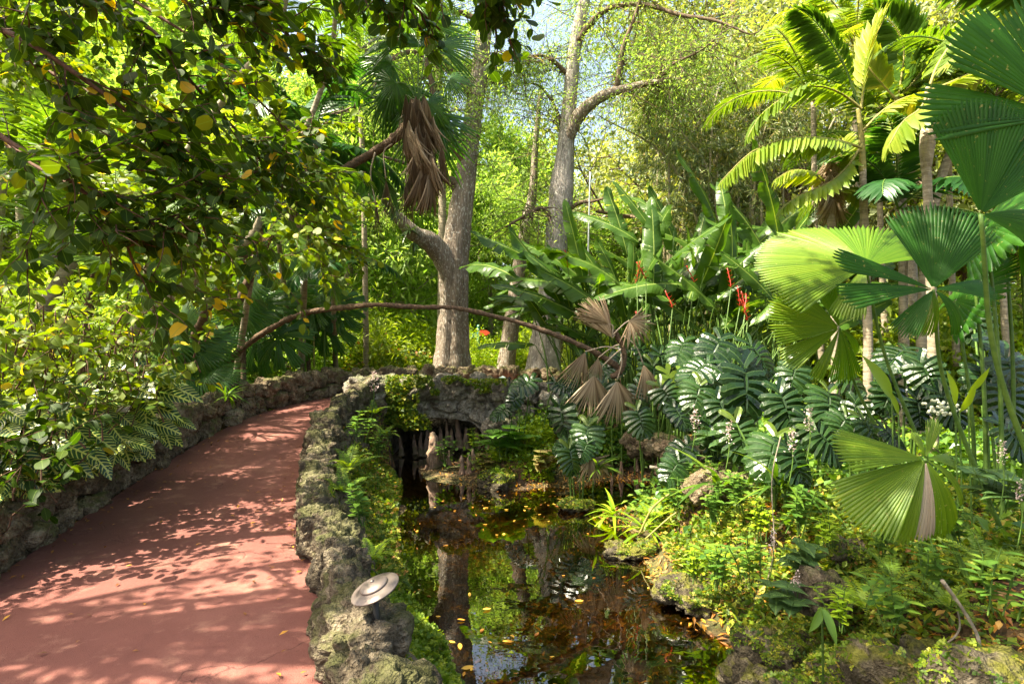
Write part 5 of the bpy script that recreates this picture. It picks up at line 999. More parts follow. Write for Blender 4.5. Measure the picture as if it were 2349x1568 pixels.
# striped-leaf shrubs
def zebra(label, whorls, seed, baseu, based):
    b = behind(based+.2, .4); t = thing('striped_leaf_shrub', label, 'shrub', b, 'striped-leaf shrubs behind the left wall'); r = rg(seed); wd = MB(); lf = MB(); Tz = leaf_t(.54, 7, .12, .3, 'ell', wave=.01); Tz2 = leaf_t(.48, 7, .2, .5, 'ell', wave=.012)
    for (u, v, d, s) in whorls:
        c = W(u, v, d); f = A([b[0]+r.normal(0, .12), b[1]+r.normal(0, .1), b[2]-.05]); f[2] = .35; P = spline(A([f, (f+c)/2+A([-.05, 0, .16]), c]), 12); wd.tube(P, np.linspace(.010, .006, 12), 6, cap=False)
        n = r.integers(8, 11)
        for k in range(n):
            a = k*2.4+r.uniform(-.3, .3); el = r.uniform(-1.1, .1)-(.3 if k > 5 else 0); D = A([math.cos(a), math.sin(a), el])+A([.15, -.25, 0]); q = c-nrm(c-f)*(.025*k if k < 7 else .02*k)
            lf.inst(Tz if k % 2 else Tz2, q, frames(D[None], UP*.8+r.normal(0, .2, 3)+A([.15, -.75, 0])), s*r.uniform(.8, 1.2), np.clip(r.normal(.5, .18, 1), 0, 1))
    part('stems', wd.mesh('stems', [M_stemyl]), t, world=True); part('foliage', lf.mesh('striped_foliage', [M_zebra]), t, world=True)
zebra('striped-leaf shrub with the boldest pale-veined leaves, above the old log', [(318, 862, 5.8, .38), (372, 838, 6.1, .34), (262, 850, 5.8, .36), (300, 800, 6.1, .34), (385, 885, 6.3, .32), (345, 895, 5.9, .34), (225, 830, 6.0, .32)], 61, 300, 5.7)
zebra('striped-leaf shrub draping over the wall below the pale path light', [(345, 965, 5.9, .27), (400, 960, 6.4, .26), (300, 975, 5.6, .3), (285, 1010, 5.4, .26), (320, 1005, 5.7, .24), (255, 975, 5.4, .3), (310, 940, 5.8, .3), (270, 945, 5.6, .28)], 62, 270, 5.3)
zebra('striped-leaf shrub left of the other ones, leaves lit yellow from above', [(190, 900, 5.4, .34), (120, 930, 5.1, .34), (225, 925, 5.5, .32), (160, 965, 5.1, .32), (60, 900, 5.1, .32), (110, 870, 5.3, .32), (200, 985, 5.2, .3)], 63, 90, 5.0)
zebra('dark striped-leaf shrub hanging over the wall at the left border', [(60, 980, 4.6, .3), (120, 1010, 4.8, .3), (20, 1020, 4.4, .28), (80, 1050, 4.6, .26), (190, 1020, 5.0, .28), (15, 940, 4.5, .3), (140, 1050, 4.8, .24), (30, 1085, 4.4, .22), (215, 1040, 5.1, .22)], 64, 10, 4.3)

# ------------------------------------------------------------------ palms at the left
G_LP = 'palms standing in the left garden'
va = [frond_mesh('feather_frond', 400+i, 2.3, e, dr, 64, .42, T_LFT, [M_palm, M_stem], ang=(72, 35), vee=.2, rr=.013, sag=.2, start=.16) for i, (e, dr) in enumerate(((55, 1.7), (25, 1.5), (70, 2.1), (0, 1.2)))]
vb = [frond_mesh('broad_frond', 420+i, 1.9, e, dr, 34, .5, T_LFTW, [M_palmdk, M_stem], ang=(70, 30), vee=.12, rr=.012, sag=.3, start=.15) for i, (e, dr) in enumerate(((55, 1.8), (25, 1.5), (70, 2.2)))]
vy = [frond_mesh('light_frond', 440+i, 2.0, e, dr, 56, .4, T_LFT, [M_palmyl, M_stemyl], ang=(72, 35), vee=.15, rr=.011, sag=.25, start=.16) for i, (e, dr) in enumerate(((55, 1.8), (30, 1.6), (72, 2.2)))]
def gpalm(label, pts, d, w, variants, nf, seed, s=1., mat=None, el=(-.5, .5), nm='feather_palm', fn='frond'):
    t = thing(nm, label, 'palm', W(pts[0][0], pts[0][1], pts[0][2] if len(pts[0]) > 2 else d), G_LP); mb = MB(); P, _ = wtube(mb, pts, d, w, 14, 60, bump=.09, bs=9, vs=7, seed=seed); part('trunk', mb.mesh('palm_trunk', [mat or M_palmpale]), t, world=True)
    r = rg(seed); top = P[-1]
    for i in range(nf): R = rotM((0, 0, i*2.399+r.uniform(-.3, .3)))@rotM((r.uniform(*el), 0, 0)); part(fn, variants[i % len(variants)], t, mat44(R, top-A(t.location), s*r.uniform(.85, 1.12)))
    return t
gpalm('tall feather palm with a smooth pale trunk curving up to the top edge', [(330, 880, 8.6), (345, 560, 8.2), (400, 400, 7.8), (470, 290, 7.6), (560, 165, 7.4), (630, 80, 7.3), (655, -20, 7.2), (640, -120, 7.2)], 7.5, [22, 18, 17, 16, 16, 15, 14, 12], va, 9, 71, 1.1)
gpalm('feather palm with a thin pale trunk curving up right beside the dead-skirted palm', [(540, 870, 11.5), (590, 560, 9.6), (640, 420, 8.8), (690, 320, 8.3), (735, 210, 8.2), (760, 120, 8.1), (770, 30, 8)], 8.3, [15, 13, 13, 12, 12, 12, 10], va, 9, 72, .95)
gpalm('feather palm with a grey trunk leaning right through the middle of the left garden', [(270, 800, 7.6), (330, 735, 7.7), (420, 660, 7.9), (500, 605, 8), (570, 550, 8.1), (600, 500, 8.2)], 7.9, [26, 24, 22, 20, 19, 17], va, 9, 73, .8, el=(-.3, .7))
gpalm('feather palm with a short thick leaning trunk near the left edge', [(60, 800, 6.2), (95, 720, 6.3), (130, 660, 6.4), (165, 600, 6.5)], 6.4, [34, 32, 30, 26], va, 9, 74, .8, el=(-.3, .7))
gpalm('dark glossy feather palm whose broad leaflets hang left of the forked cypress', [(690, 860, 13.6), (700, 600, 11.8), (715, 420, 10.2), (725, 330, 9.7)], 9.8, [15, 14, 13, 12], vb, 11, 75, 1.15, el=(-.7, .5))
gpalm('low dark feather palm below the glossy one, behind the arched stem', [(770, 850, 14.5), (765, 700, 13), (768, 610, 12)], 11, [12, 11, 11], vb, 8, 76, .8)
gpalm('feather palm with drooping comb-like fronds over the striped shrubs', [(190, 860, 7.2), (205, 700, 7.2), (230, 580, 7.2), (240, 500, 7.2)], 7.2, [20, 18, 17, 16], va, 10, 77, .9, mat=M_palmtrunk)
gpalm('sunlit yellowish feather palm in the background at the left', [(420, 830, 12), (430, 640, 12), (440, 480, 12), (450, 380, 12)], 12, [16, 14, 13, 12], vy, 11, 78, 1.2)
gpalm('sunlit feather palm in the far left corner', [(60, 830, 11), (50, 600, 11), (40, 400, 11)], 11, [18, 15, 13], vy, 11, 79, 1.2)
gpalm('feather palm with high fronds hanging in from above', [(840, 850, 15), (835, 500, 14.5), (825, 200, 14), (815, -40, 13.8)], 14, [13, 12, 11, 10], va, 11, 80, 1.5)
gpalm('yellowish feather palm at the back between the left trunks', [(560, 830, 14), (565, 600, 14), (570, 440, 14)], 14, [12, 11, 10], vy, 10, 81, 1.25)
gpalm('green feather palm behind the cluster of fan palms', [(660, 840, 13.5), (655, 700, 13), (640, 560, 12)], 12, [13, 12, 11], va, 10, 82, .95)
gpalm('feather palm in the dim left background with its crown by the border', [(-20, 830, 8), (-10, 600, 8), (10, 380, 8)], 8, [22, 20, 18], va, 10, 83, 1.1)
def rpalm(label, hub, d, nf, seed, s, var):
    t = gpalm(label, [(hub[0]+20, 840), (hub[0]+8, 640), (hub[0]+3, 480), hub], d, [15, 13, 12, 11], var, nf, seed, s); t['group'] = G_GOLD
rpalm('slender feather palm behind the bamboo side of the golden palms', (1865, 235), 11, 11, 91, 1.1, vy); rpalm('feather palm whose fronds fill the space between the golden trunks', (2015, 330), 10.5, 12, 92, 1.05, va)
rpalm('sunlit feather palm behind the palm with the thick crown shaft', (2175, 300), 9.5, 12, 93, 1.05, vy); rpalm('feather palm behind the toothed dark fan leaf', (2290, 230), 8.5, 11, 94, 1., va); rpalm('high feather palm under the open sky patch', (1960, 110), 12.5, 12, 95, 1.2, vy); rpalm('low feather palm behind the huge sunlit fan leaf', (2060, 480), 8.5, 11, 96, .9, vb)
# second brown fibrous palm with dead fans
t = thing('cabbage_palm', 'fan palm with a rough brown leaning trunk left of the arched stem', 'palm', W(470, 880, 8.7), G_LP); mb = MB(); P, _ = wtube(mb, [(430, 890, 9.6), (440, 800, 9.3), (470, 720), (520, 640), (560, 590), (588, 540), (598, 505)], 8.7, [20, 20, 18, 18, 18, 20, 20], 14, 60, bump=.22, bs=14, seed=5); part('trunk', mb.mesh('trunk', [M_palmtrunk]), t, world=True)
r = rg(90)
for i in range(8): a = i*.8; fan_at(fg[i % 3], t, P[-1]+A([math.cos(a)*.45, math.sin(a)*.3, .15+.2*math.sin(i)]), (math.cos(a), math.sin(a)*.5, -.1+.4*math.sin(i*2)), (0, -.5, 1), .62, 'leaf')
for (u, v, s) in [(660, 480, .5), (680, 500, .45), (645, 500, .45), (700, 425, .4), (590, 520, .4)]: fan_at(fdd[1], t, W(u, v, 8.5), (r.normal(0, .2), 0, -1), (.2, -1, .1), s*1.3, 'dead_leaf')

# fan palms by the left wall
G_FP = 'small fan palms behind the left wall'
fn_a = [mkfan('fan_leaf', 100+i, [M_fan], R=.6, a0=-150, a1=150, n=40, split=.45, tipw=.08, droop=.3, tipdroop=.45, gapj=.3, pleat=.02, base=.5) for i in range(2)]
def wedgefan(name, seed, nw=9, R=.55, span=290, droop=.3):
    mb = MB(); r = rg(seed); st = span/nw
    for i in range(nw): a = -span/2+i*st; fan(mb, R*(1-.15*abs(i-(nw-1)/2)/(nw/2)), a+st*.14, a+st*.86, 5, split=.96, pleat=.03, tipw=.9, droop=droop, r=r, base=.45+r.normal(0, .1), nr=7)
    return mb.mesh(name, [M_fan])
fn_w = [wedgefan('wedge_leaf', 110+i, 9+2*i) for i in range(2)]
def fanpalm(label, u, d, fans, variants, seed, trunk=None, tw=14):
    b = gb(u, d); t = thing('small_fan_palm', label, 'fan palm', b, G_FP); r = rg(seed); c = b if trunk is None else W(trunk[0], trunk[1], d)
    if trunk is not None: mb = MB(); mb.tube(spline(A([b-UP*.2, (b+c)/2+A([.03, 0, 0]), c]), 14), tw/2/F*d, 10, bump=.2, bs=16, seed=seed); part('trunk', mb.mesh('trunk', [M_palmtrunk]), t, world=True)
    for i, (fu, fv, dx, dz, s) in enumerate(fans):
        h = W(fu, fv, d-.25-r.uniform(-.15, .2)); fan_at(variants[i % len(variants)], t, h, (dx, -.25, dz), (dx*-.3, -.75, .65), s*d/8.3, 'leaf'); mb = MB(); mb.tube(spline(A([c, (c+h)/2+A([0, 0, .1]), h]), 10), .008, 5); part('petiole', mb.mesh('petiole', [M_stem]), t, world=True)
fanpalm('fan palm with narrow split leaves on a brown stem left of the arched stem foot', 440, 9.4, [(428, 768, .1, -1, .85), (385, 775, -.7, -.6, .8), (470, 775, .7, -.6, .8), (430, 740, .2, .9, .6), (400, 800, -.4, -1, .7), (455, 800, .4, -1, .75)], fn_a, 1, (430, 800), 18)
fanpalm('fan palm with arching split leaves above the arched stem', 560, 11.2, [(545, 655, .8, -.3, .8), (520, 640, -.6, .2, .7), (575, 640, .5, .6, .7), (565, 715, .5, -.8, .8), (540, 700, -.5, -.8, .7)], fn_a, 2, (548, 690), 12)
fanpalm('fan palm with blunt wedge-shaped leaflets hanging above the wall, right of the arched stem', 705, 13.8, [(695, 735, .1, -1, 1.0), (745, 730, .5, -1, 1.0), (650, 745, -.4, -1, .95), (720, 700, .5, .1, .9), (665, 710, -.5, .3, .8), (770, 700, .8, -.2, .8)], fn_w, 3, (705, 780), 10)
fanpalm('fan palm with wedge leaves in front of the lower arched stem', 600, 12, [(592, 775, .2, -1, .95), (560, 790, -.5, -.8, .8), (640, 770, .6, -.8, .9), (610, 700, .8, .2, .9), (590, 745, 0, .9, .7)], fn_w, 4, (595, 810), 10)
fanpalm('fan palm with wedge leaves at the back of the wall cluster', 655, 14.5, [(640, 670, .6, -.2, 1), (620, 660, -.6, -.1, .9), (660, 650, .2, .8, .8), (690, 680, .7, -.7, .9)], fn_w, 5, (650, 700), 10)
fanpalm('little fan palm seedling on the wall top', 545, 10.6, [(535, 895, .8, .3, .42), (520, 890, -.4, .6, .38), (540, 905, .9, -.3, .4)], fn_a, 6)
fanpalm('young fan palm in the shade at the wall corner', 470, 9.6, [(470, 850, .5, .1, .7), (440, 860, -.5, .2, .7), (500, 860, .8, .1, .6)], fn_a, 7, (470, 880), 14)
r = rg(66)
CL = ['first thin cane stem from the left behind the wall', 'second thin cane stem behind the wall', 'third thin cane stem, close to its neighbours behind the wall', 'middle thin cane stem behind the wall', 'thin yellowish cane stem right of the middle one', 'last but one thin cane stem behind the wall', 'rightmost thin cane stem behind the wall']
for i, (u, u1) in enumerate([(648, 652), (664, 668), (684, 686), (692, 690), (700, 697), (720, 718), (742, 744)]):
    b = gb(u, 13.4); P = spline(A([b-UP*.1, W((u+u1)/2+1, 810, 13.4), W(u1, 700+r.uniform(-30, 30), 13.4)]), 14); t = thing('cane_stem', CL[i], 'cane', b, 'thin canes behind the wall'); mb = MB(); mb.tube(P, .022, 8); part('stem', mb.mesh('cane', [M_stemyl if i % 2 else M_stem]), t, world=True)
    mb = MB(); q = frond_curve(.8, 40, 1.6); 
    for k in range(4): frond(mb, q@rotM((0, 0, k*1.7+i)).T+P[-1], 14, .22, T_LFTW, r=rg(i*5+k), sag=.2, rr=.006)
    part('fronds', mb.mesh('cane_fronds', [M_palm, M_stem]), t, world=True)
# ------------------------------------------------------------------ monsteras
G_MO = 'monstera plants on the far bank'
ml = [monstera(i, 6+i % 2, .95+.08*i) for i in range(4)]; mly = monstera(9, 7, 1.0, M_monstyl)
def monst(label, base, bd, leaves, seed):
    b = gb(base, bd); t = thing('monstera', label, 'monstera', b, G_MO); r = rg(seed); pm = MB()
    for (u, v, d, px, roll, *y) in leaves:
        c = W(u, v, d); L = px/F*d*.82; rl = math.radians(roll); Y = A([math.sin(rl), -.45+r.normal(0, .12), -math.cos(rl)*.8]); Nn = A([r.normal(0, .2), -.55, .8]); hub = c-nrm(Y)*L*.45
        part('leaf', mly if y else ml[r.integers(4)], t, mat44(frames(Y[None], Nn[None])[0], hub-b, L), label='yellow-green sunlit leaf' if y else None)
        e = b+A([(c[0]-b[0])*.5, (c[1]-b[1])*.4, 0]); P = spline(A([e, (e+hub)/2+UP*.12, hub+nrm(Y)*L*.1]), 10); pm.tube(P-b, np.linspace(.014, .009, 10), 6, cap=False)
    part('petioles', pm.mesh('monstera_stalks', [M_stem]), t)
monst('monstera with the largest dark split leaf, left of the lower round fan leaf', 1740, 6.6, [(1715, 885, 6.0, 165, 0), (1640, 800, 7.0, 120, -35), (1600, 845, 6.8, 110, -60), (1745, 815, 7.2, 110, 30), (1600, 905, 6.6, 90, -20), (1660, 940, 6.3, 100, 15)], 1)
monst('monstera whose two dull leaves hang below the small sunlit fan leaf', 1850, 6.0, [(1805, 935, 5.6, 125, 12), (1905, 925, 5.5, 115, -15), (1955, 870, 5.8, 100, 40), (1860, 985, 5.4, 100, 10), (1820, 860, 6.2, 90, -20)], 2)
monst('monstera with three glossy leaves above the bright clover patch', 1330, 8.9, [(1288, 962, 8.2, 100, 5), (1345, 1000, 7.9, 85, -10), (1390, 905, 8.6, 80, 10), (1330, 895, 9, 75, 20)], 3)
monst('monstera with a star-like leaf at the edge of the shaded bank', 1490, 8.4, [(1470, 962, 7.8, 80, 15), (1530, 905, 8.0, 80, 30), (1460, 905, 8.6, 75, -20), (1560, 950, 7.6, 80, 30), (1500, 860, 9.0, 80, 0)], 4)
monst('monstera leaves beside the bridge end, left of the black light post', 1200, 10.2, [(1150, 940, 9.9, 62, -60), (1200, 880, 9.9, 70, -60), (1290, 885, 9.6, 65, 60), (1180, 915, 9.8, 55, -30)], 5)
monst('monstera leaf hanging down to the water beside dry straw fronds', 1330, 8.5, [(1312, 1050, 7.7, 75, 15), (1340, 1030, 7.8, 60, -25), (1290, 1020, 8, 55, -50)], 6)
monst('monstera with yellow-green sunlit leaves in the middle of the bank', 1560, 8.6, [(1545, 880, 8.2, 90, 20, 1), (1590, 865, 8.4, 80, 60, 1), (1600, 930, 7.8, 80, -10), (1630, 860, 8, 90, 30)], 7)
monst('broad flat monstera leaves right of the small drooping fan leaf', 2080, 5.8, [(2060, 810, 5.6, 130, -70), (2130, 860, 5.2, 110, 10), (2180, 930, 5.0, 110, 20), (2040, 905, 5.5, 100, -20), (2110, 940, 5.1, 90, 0)], 8)
monst('dark monstera leaf by the water at the foot of the rock ledge', 1600, 6.9, [(1560, 1035, 6.4, 90, -50), (1545, 1075, 6.3, 80, -35), (1640, 1010, 6.5, 85, 10)], 9)
monst('monstera in deep shade between the pink flower spikes', 1790, 5.4, [(1770, 1035, 5.0, 130, -30), (1700, 1000, 5.6, 110, 10), (1830, 1060, 4.7, 120, 20), (1900, 1010, 4.8, 110, 40)], 10)
monst('monstera at the right edge under the tall green stalks', 2280, 5.0, [(2290, 790, 5.2, 130, 30), (2330, 850, 4.9, 130, 10), (2260, 870, 5, 110, -20), (2240, 740, 5.6, 110, 0), (2320, 920, 4.6, 120, 0), (2330, 1000, 4.3, 110, 30)], 11)
monst('monstera in front of the rear heliconia stems', 1430, 9.6, [(1420, 830, 9.6, 70, -20), (1480, 810, 9.6, 75, 30), (1560, 800, 9, 80, -30), (1520, 830, 9.2, 80, 10), (1380, 850, 9.6, 70, -50)], 12)
monst('monstera with small leaves between the lower fan leaf and the big dark leaf', 1990, 5.6, [(1960, 950, 5.2, 95, -10), (2000, 985, 4.9, 95, 25), (1930, 975, 5, 85, -40), (2050, 1000, 4.6, 80, 40)], 13)

# ------------------------------------------------------------------ cypress knees
G_KN = 'cypress knees in the pond'
def knee(label, u, vb, hpx, wpx, seed, d=None, lean=0., nm='cypress_knee'):
    d = d or min(2.3*F/(vb-CY), 11.4); x = (u-CX)/F*d; H = hpx/F*d; w = wpx/F*d/2; mb = MB(); r = rg(seed); n = 22; tt = np.linspace(0, 1, n); z0 = CAMZ-(vb-CY)/F*d
    P = np.stack([lean*H*tt+.03*np.sin(tt*4+seed)*H, .02*np.cos(tt*5)*H, -.12+(H+.12)*tt], -1); rad = w*(1.45-.95*tt**.7)*np.where(tt > .93, .72, 1)*(1+.08*np.sin(tt*17+seed)); rad[0] *= 1.35
    mb.tube(P, rad, 18, bump=.32, bs=17, seed=seed, flute=.09, nfl=5, vs=2); single(nm, mb.mesh(nm, [M_knee]), label, 'cypress knee', G_KN, (x, d, z0))
KN = [(997, 1078, 86, 32, 'largest cypress knee, standing in front of the arch'), (1012, 1074, 58, 16, 'short knee pressed against the right side of the largest one'), (1028, 1076, 44, 12, 'small thin knee right of the largest one'), (952, 1026, 30, 10, 'thin knee at the left of the arch opening'),
 (965, 1030, 38, 11, 'second thin knee from the left in the arch opening'), (976, 1032, 46, 12, 'third knee from the left in the arch opening'), (1011, 1010, 30, 10, 'knee deep under the arch behind the largest knee'), (1024, 1008, 42, 9, 'slim knee under the arch just left of the tallest thin one'), (1034, 1010, 28, 9, 'slim knee touching the tallest thin one'), (1053, 1012, 58, 14, 'tallest thin knee in the arch opening'),
 (1069, 1014, 34, 13, 'stubby knee right of the tallest thin one'), (1090, 1008, 30, 10, 'knee at the right end of the arch opening'), (1098, 1030, 40, 12, 'knee beside the heart-leaved plant'), (1058, 1096, 52, 15, 'left leg of the twisted knee cluster by the water'), (1074, 1097, 54, 18, 'middle bulge of the twisted knee cluster by the water'), (1090, 1092, 62, 13, 'right upright of the twisted knee cluster by the water'),
 (1121, 1060, 40, 11, 'short reddish knee among the bronze leaves'), (1133, 1056, 54, 10, 'tall reddish knee among the bronze leaves'), (1426, 1098, 40, 12, 'pale knee beside the hanging monstera leaf'), (1458, 1092, 44, 15, 'reddish knee by the dark rock ledge, left of the stoutest one'), (1502, 1099, 56, 18, 'stoutest reddish knee under the dark rock ledge'), (920, 1030, 30, 10, 'small knee left of the arch opening in the dark'), (1403, 1112, 22, 8, 'tiny knee rising from the open water')]
for i, (u, vb, h, w, lb) in enumerate(KN): knee(lb, u, vb, h, w, 200+i, lean=(i % 3-1)*.07)

# ------------------------------------------------------------------ rocks on the bank and in the pond
G_RK = 'rocks around the pond'
RKP = []
def rk(label, u, v, d, size, seed, rot=(0, 0, 0), mat=None, sub=5, rough=.32):
    c = W(u, v, d); mb = MB(); rock(mb, (0, 0, 0), size, seed, sub, rough, .3, R=rotM(rot)); single('rock', mb.mesh('rock', [mat or M_rockmoss]), label, 'rock', G_RK, c)
    if mat is None: V = mb.V[0]; V = V[V[:, 2] > 0.25*size[2]]; RKP.append(V+c)
rk('pale layered rock jutting up from the right bank', 1885, 1365, 3.7, (.2, .18, .15), 1, (.1, .3, .2), M_rock2)
rk('mossy boulder at the water edge in the lower middle of the right bank', 1800, 1500, 3.7, (.34, .28, .12), 2, (0, .2, .4)); rk('low mossy ledge sloping into the dark water at the bottom', 1880, 1660, 3.0, (.4, .34, .14), 3, (.2, .25, .3))
rk('large moss-covered slab filling the lower right corner', 2260, 1600, 2.9, (.7, .4, .12), 4, (.25, .22, .1)); rk('dark shaded rock at the bottom right border', 2380, 1640, 2.3, (.4, .3, .16), 5, (0, .3, .2)); rk('mossy stone beside the two-lobed leaf', 2010, 1590, 3.1, (.3, .26, .10), 6, (.1, .2, 0))
rk('small mossy rock standing in the pond, covered with ferns', 1145, 1105, 9.1, (.34, .3, .2), 7, (0, 0, 0)); rk('flat mossy stone half sunk at the right shore', 1440, 1262, 6.2, (.3, .24, .07), 8); rk('flat stone just under the water in the middle of the pond', 1320, 1160, 7.8, (.28, .22, .06), 9)
rk('dark rock ledge behind the stoutest knees', 1590, 1035, 7.9, (.75, .4, .2), 10, (0, .12, .2), M_rock); rk('brown ledge rock under the star-like monstera leaf', 1490, 1020, 8.8, (.5, .35, .2), 11, (0, .1, 0), M_rock); rk('shaded rock under the monstera leaves on the bank', 1660, 1110, 6.2, (.4, .3, .2), 12, (0, .1, .3), M_rock)
rk('grey rock at the right foot of the bridge', 1150, 985, 10.4, (.3, .25, .25), 13, (0, 0, 0), M_rockgrey); rk('mossy rock ridge behind the lower fan leaf', 2040, 1280, 4.2, (.5, .26, .10), 14, (.1, .15, .1)); rk('mossy rock at the shore below the small bushy plants', 1590, 1375, 4.9, (.3, .26, .12), 15, (0, .2, 0)); rk('dark rock at the waterline at the very bottom of the pond', 1740, 1560, 3.6, (.26, .22, .14), 16)

# ------------------------------------------------------------------ carpets of small plants (nobody could count them)
def trefoil(): 
    V = []; Fq = []; U = []; T = leaf_t(.95, 2, .1, .15, 'round')
    for k, a in enumerate((0, 2.1, -2.1)):
        R = rotM((0.2, 0, a)); q = T[0]@R.T*.5; Fq += (T[1]+len(V)).tolist(); V += q.tolist(); U += T[2].tolist()
    return A(V), A(Fq), A(U)
T_TRE = trefoil()
def cover(name, label, xy, r, T, size, mats, h=.08, layers=1, cat='ground cover', zf=None, up=1.2, jit=1.0, seedn=1, crand=None):
    x, y = xy; z = height(x, y) if zf is None else zf(x, y); N = len(x); P = np.stack([x, y, z+np.abs(r.normal(0, 1, N))*h*.6+.01], -1); mb = MB()
    scatter_leaves(mb, P, r.normal(0, 1, (N, 3))*A([1, 1, .4]), r, T, size, jit, up, crand=crand); o = setting(name, mb.mesh(name, mats, False), 'stuff', label, cat); return o
def blob(r, n, cs, polyf=None, thr=-.15, ns=1.6, seed=5):
    X = []; 
    for (x, y, sx, sy, w) in cs: k = int(n*w); X.append(np.stack([r.normal(x, sx, k), r.normal(y, sy, k)], -1))
    X = np.vstack(X); nz = vnoise(np.column_stack([X*ns, np.zeros(len(X))]), seed)+.5*vnoise(np.column_stack([X*ns*3.1, np.zeros(len(X))]), seed+1); sd = sd_poly(X[:, 0], X[:, 1], POND); D, I = path_near(X[:, 0], X[:, 1]); k = (nz > thr) & (sd > .12) & (D > PS[I, 3]+.5); X = X[k]; return X[:, 0], X[:, 1]
r = rg(301)
cover('clover_patch', 'bright lime clover-like patch between the heart-leaved plant and the monsteras', blob(r, 14000, [(.62, 9.75, .35, .38, .6), (-.05, 10.0, .25, .3, .25), (.3, 10.4, .3, .3, .2)], thr=-.5), r, T_TRE, .055, [M_lime], .16)
cover('ground_cover', 'low mixed seedlings carpeting the right bank', blob(r, 34000, [(1.95, 5.6, .45, .8, .4), (2.4, 4.4, .7, .7, .3), (2.8, 6.6, .9, .7, .3), (2.1, 3.3, .5, .4, .25), (3.4, 3.6, .8, .8, .3)], thr=-.2), r, T_TRE, .036, [M_cover], .07)
cover('small_leaf_carpet', 'carpet of small pointed leaves over the right bank', blob(r, 26000, [(2.1, 5.2, .6, .9, .4), (2.6, 3.6, .9, .6, .3), (3.2, 6.4, 1.1, .9, .4), (4.2, 5, .8, 1.4, .4)], thr=-.1, seed=9), r, T_DIA, .065, [M_cover], .10)
cover('shade_foliage', 'dark leafy undergrowth filling the shade under the monsteras', blob(r, 30000, [(2.6, 8.6, 1.1, .8, .35), (4.2, 7.6, 1.2, 1.2, .4), (5.2, 5.6, .9, 1.2, .3), (1.6, 10.6, 1.0, .6, .25)], thr=-.3, seed=10), r, T_DIAW, .10, [M_sprig], .3)
cover('bank_foliage', 'leafy undergrowth behind the left wall', blob(r, 30000, [(-6, 7, .9, 2, .4), (-6.2, 4.6, .8, 1.2, .3), (-5.6, 10, .8, 1.8, .3), (-4, 14.4, 2, .7, .4), (-.6, 15.5, 2.5, 1.0, .35), (2.8, 14.8, 2, .8, .3)], thr=-.2, seed=12), r, T_DIAW, .10, [M_cover], .28)
q = RWs0 = spline(RW, 300); f = r.uniform(.2, 1, 16000); i_ = (f*299).astype(int); xx = RWs0[i_, 0]+r.uniform(.22, 1.05, 16000)*(.55+.45*(f > .45)); yy = RWs0[i_, 1]+r.normal(0, .1, 16000); sdd = sd_poly(xx, yy, POND); k = sdd > -.12; xx, yy = xx[k], yy[k]
cover('slope_plants', 'dense small ferny plants on the slope between the wall and the pond', (xx, yy), r, T_TRE, .06, [M_cover], .09)
# leaf litter on the ground
def litter_xy(r, n, cs): X = np.vstack([np.stack([r.normal(x, sx, int(n*w)), r.normal(y, sy, int(n*w))], -1) for (x, y, sx, sy, w) in cs]); D, I = path_near(X[:, 0], X[:, 1]); X = X[D > PS[I, 3]+.45]; return X[:, 0], X[:, 1]
cover('leaf_litter', 'brown fallen leaves and twigs scattered over the banks', litter_xy(r, 12000, [(2.4, 5, .9, 1.2, .4), (3.2, 3.5, 1, .8, .25), (3, 8.3, 1.6, 1.3, .3), (.8, 9.6, .9, .5, .1)]), r, leaf_t(.32, 2, .3, .2), .075, [M_litter], .01, up=2.2)
x = r.uniform(-.9, 2.6, 9000); y = r.uniform(2.3, 10, 9000); sd = sd_poly(x, y, POND); k = (sd < -.02) & (r.random(9000) < .12+.88*ss(5.4, 7.2, y)); x, y = x[k], y[k]
cover('sunken_leaves', 'orange and brown leaves lying on the pond bottom', (x, y), r, leaf_t(.36, 2, .15, .1), .075, [M_sunk], .008, up=3)
r2 = rg(399); i_ = r2.integers(60, 250, 420); w_ = np.sign(r2.normal(0, 1, 420))*(1-np.abs(r2.normal(0, .22, 420))); w_ = np.where(r2.random(420) < .35, r2.uniform(-1, 1, 420), np.clip(w_, -.97, .97)); Pq = PS[i_, :3]+S[i_]*(PS[i_, 3:4]*w_[:, None]); mb = MB(); scatter_leaves(mb, Pq+A([0, 0, .028]), r2.normal(0, 1, (420, 3))*A([1, 1, .1]), r2, leaf_t(.45, 2, .3, .15), .045, .2, 4, crand=lambda a, n_: a.uniform(0, .8, n_)); setting('path_litter', mb.mesh('path_litter', [M_litter], False), 'stuff', 'few dry leaves and bits lying on the red path', 'leaf litter')
# creepers on the rocks
def creepers(name, label, pts, r, T, size, mats, off=.05, n0=1):
    P = np.vstack(pts); mb = MB(); scatter_leaves(mb, P, r.normal(0, 1, (len(P), 3))*A([1, 1, .6])+A([.2, -.3, -.3]), r, T, size, .7, .5); setting(name, mb.mesh(name, mats, False), 'stuff', label, 'creeper')
r = rg(302); pts = []
for (u0, u1, v0, v1, n, th) in [(885, 960, 860, 985, 2600, -.1), (955, 1060, 862, 905, 1800, -.05), (1050, 1160, 868, 900, 900, 0), (900, 930, 950, 1010, 500, 0), (960, 990, 905, 985, 500, .05)]:
    u = r.uniform(u0, u1, n); v = r.uniform(v0, v1, n); nz = vnoise(np.stack([u*.035, v*.03, u*0], -1), 6)+.5*vnoise(np.stack([u*.1, v*.1, u*0], -1), 8); k = nz > th; u, v = u[k], v[k]; d = 10.72+r.normal(0, .05, len(u)); pts.append(np.stack([(u-CX)/F*d, d, CAMZ-(v-CY)/F*d], -1))
creepers('bridge_creeper', 'small-leaved creeper hanging over the front of the bridge', pts, r, T_TRE, .06, [M_cover])
pts = []; RWs = spline(RW, 300)
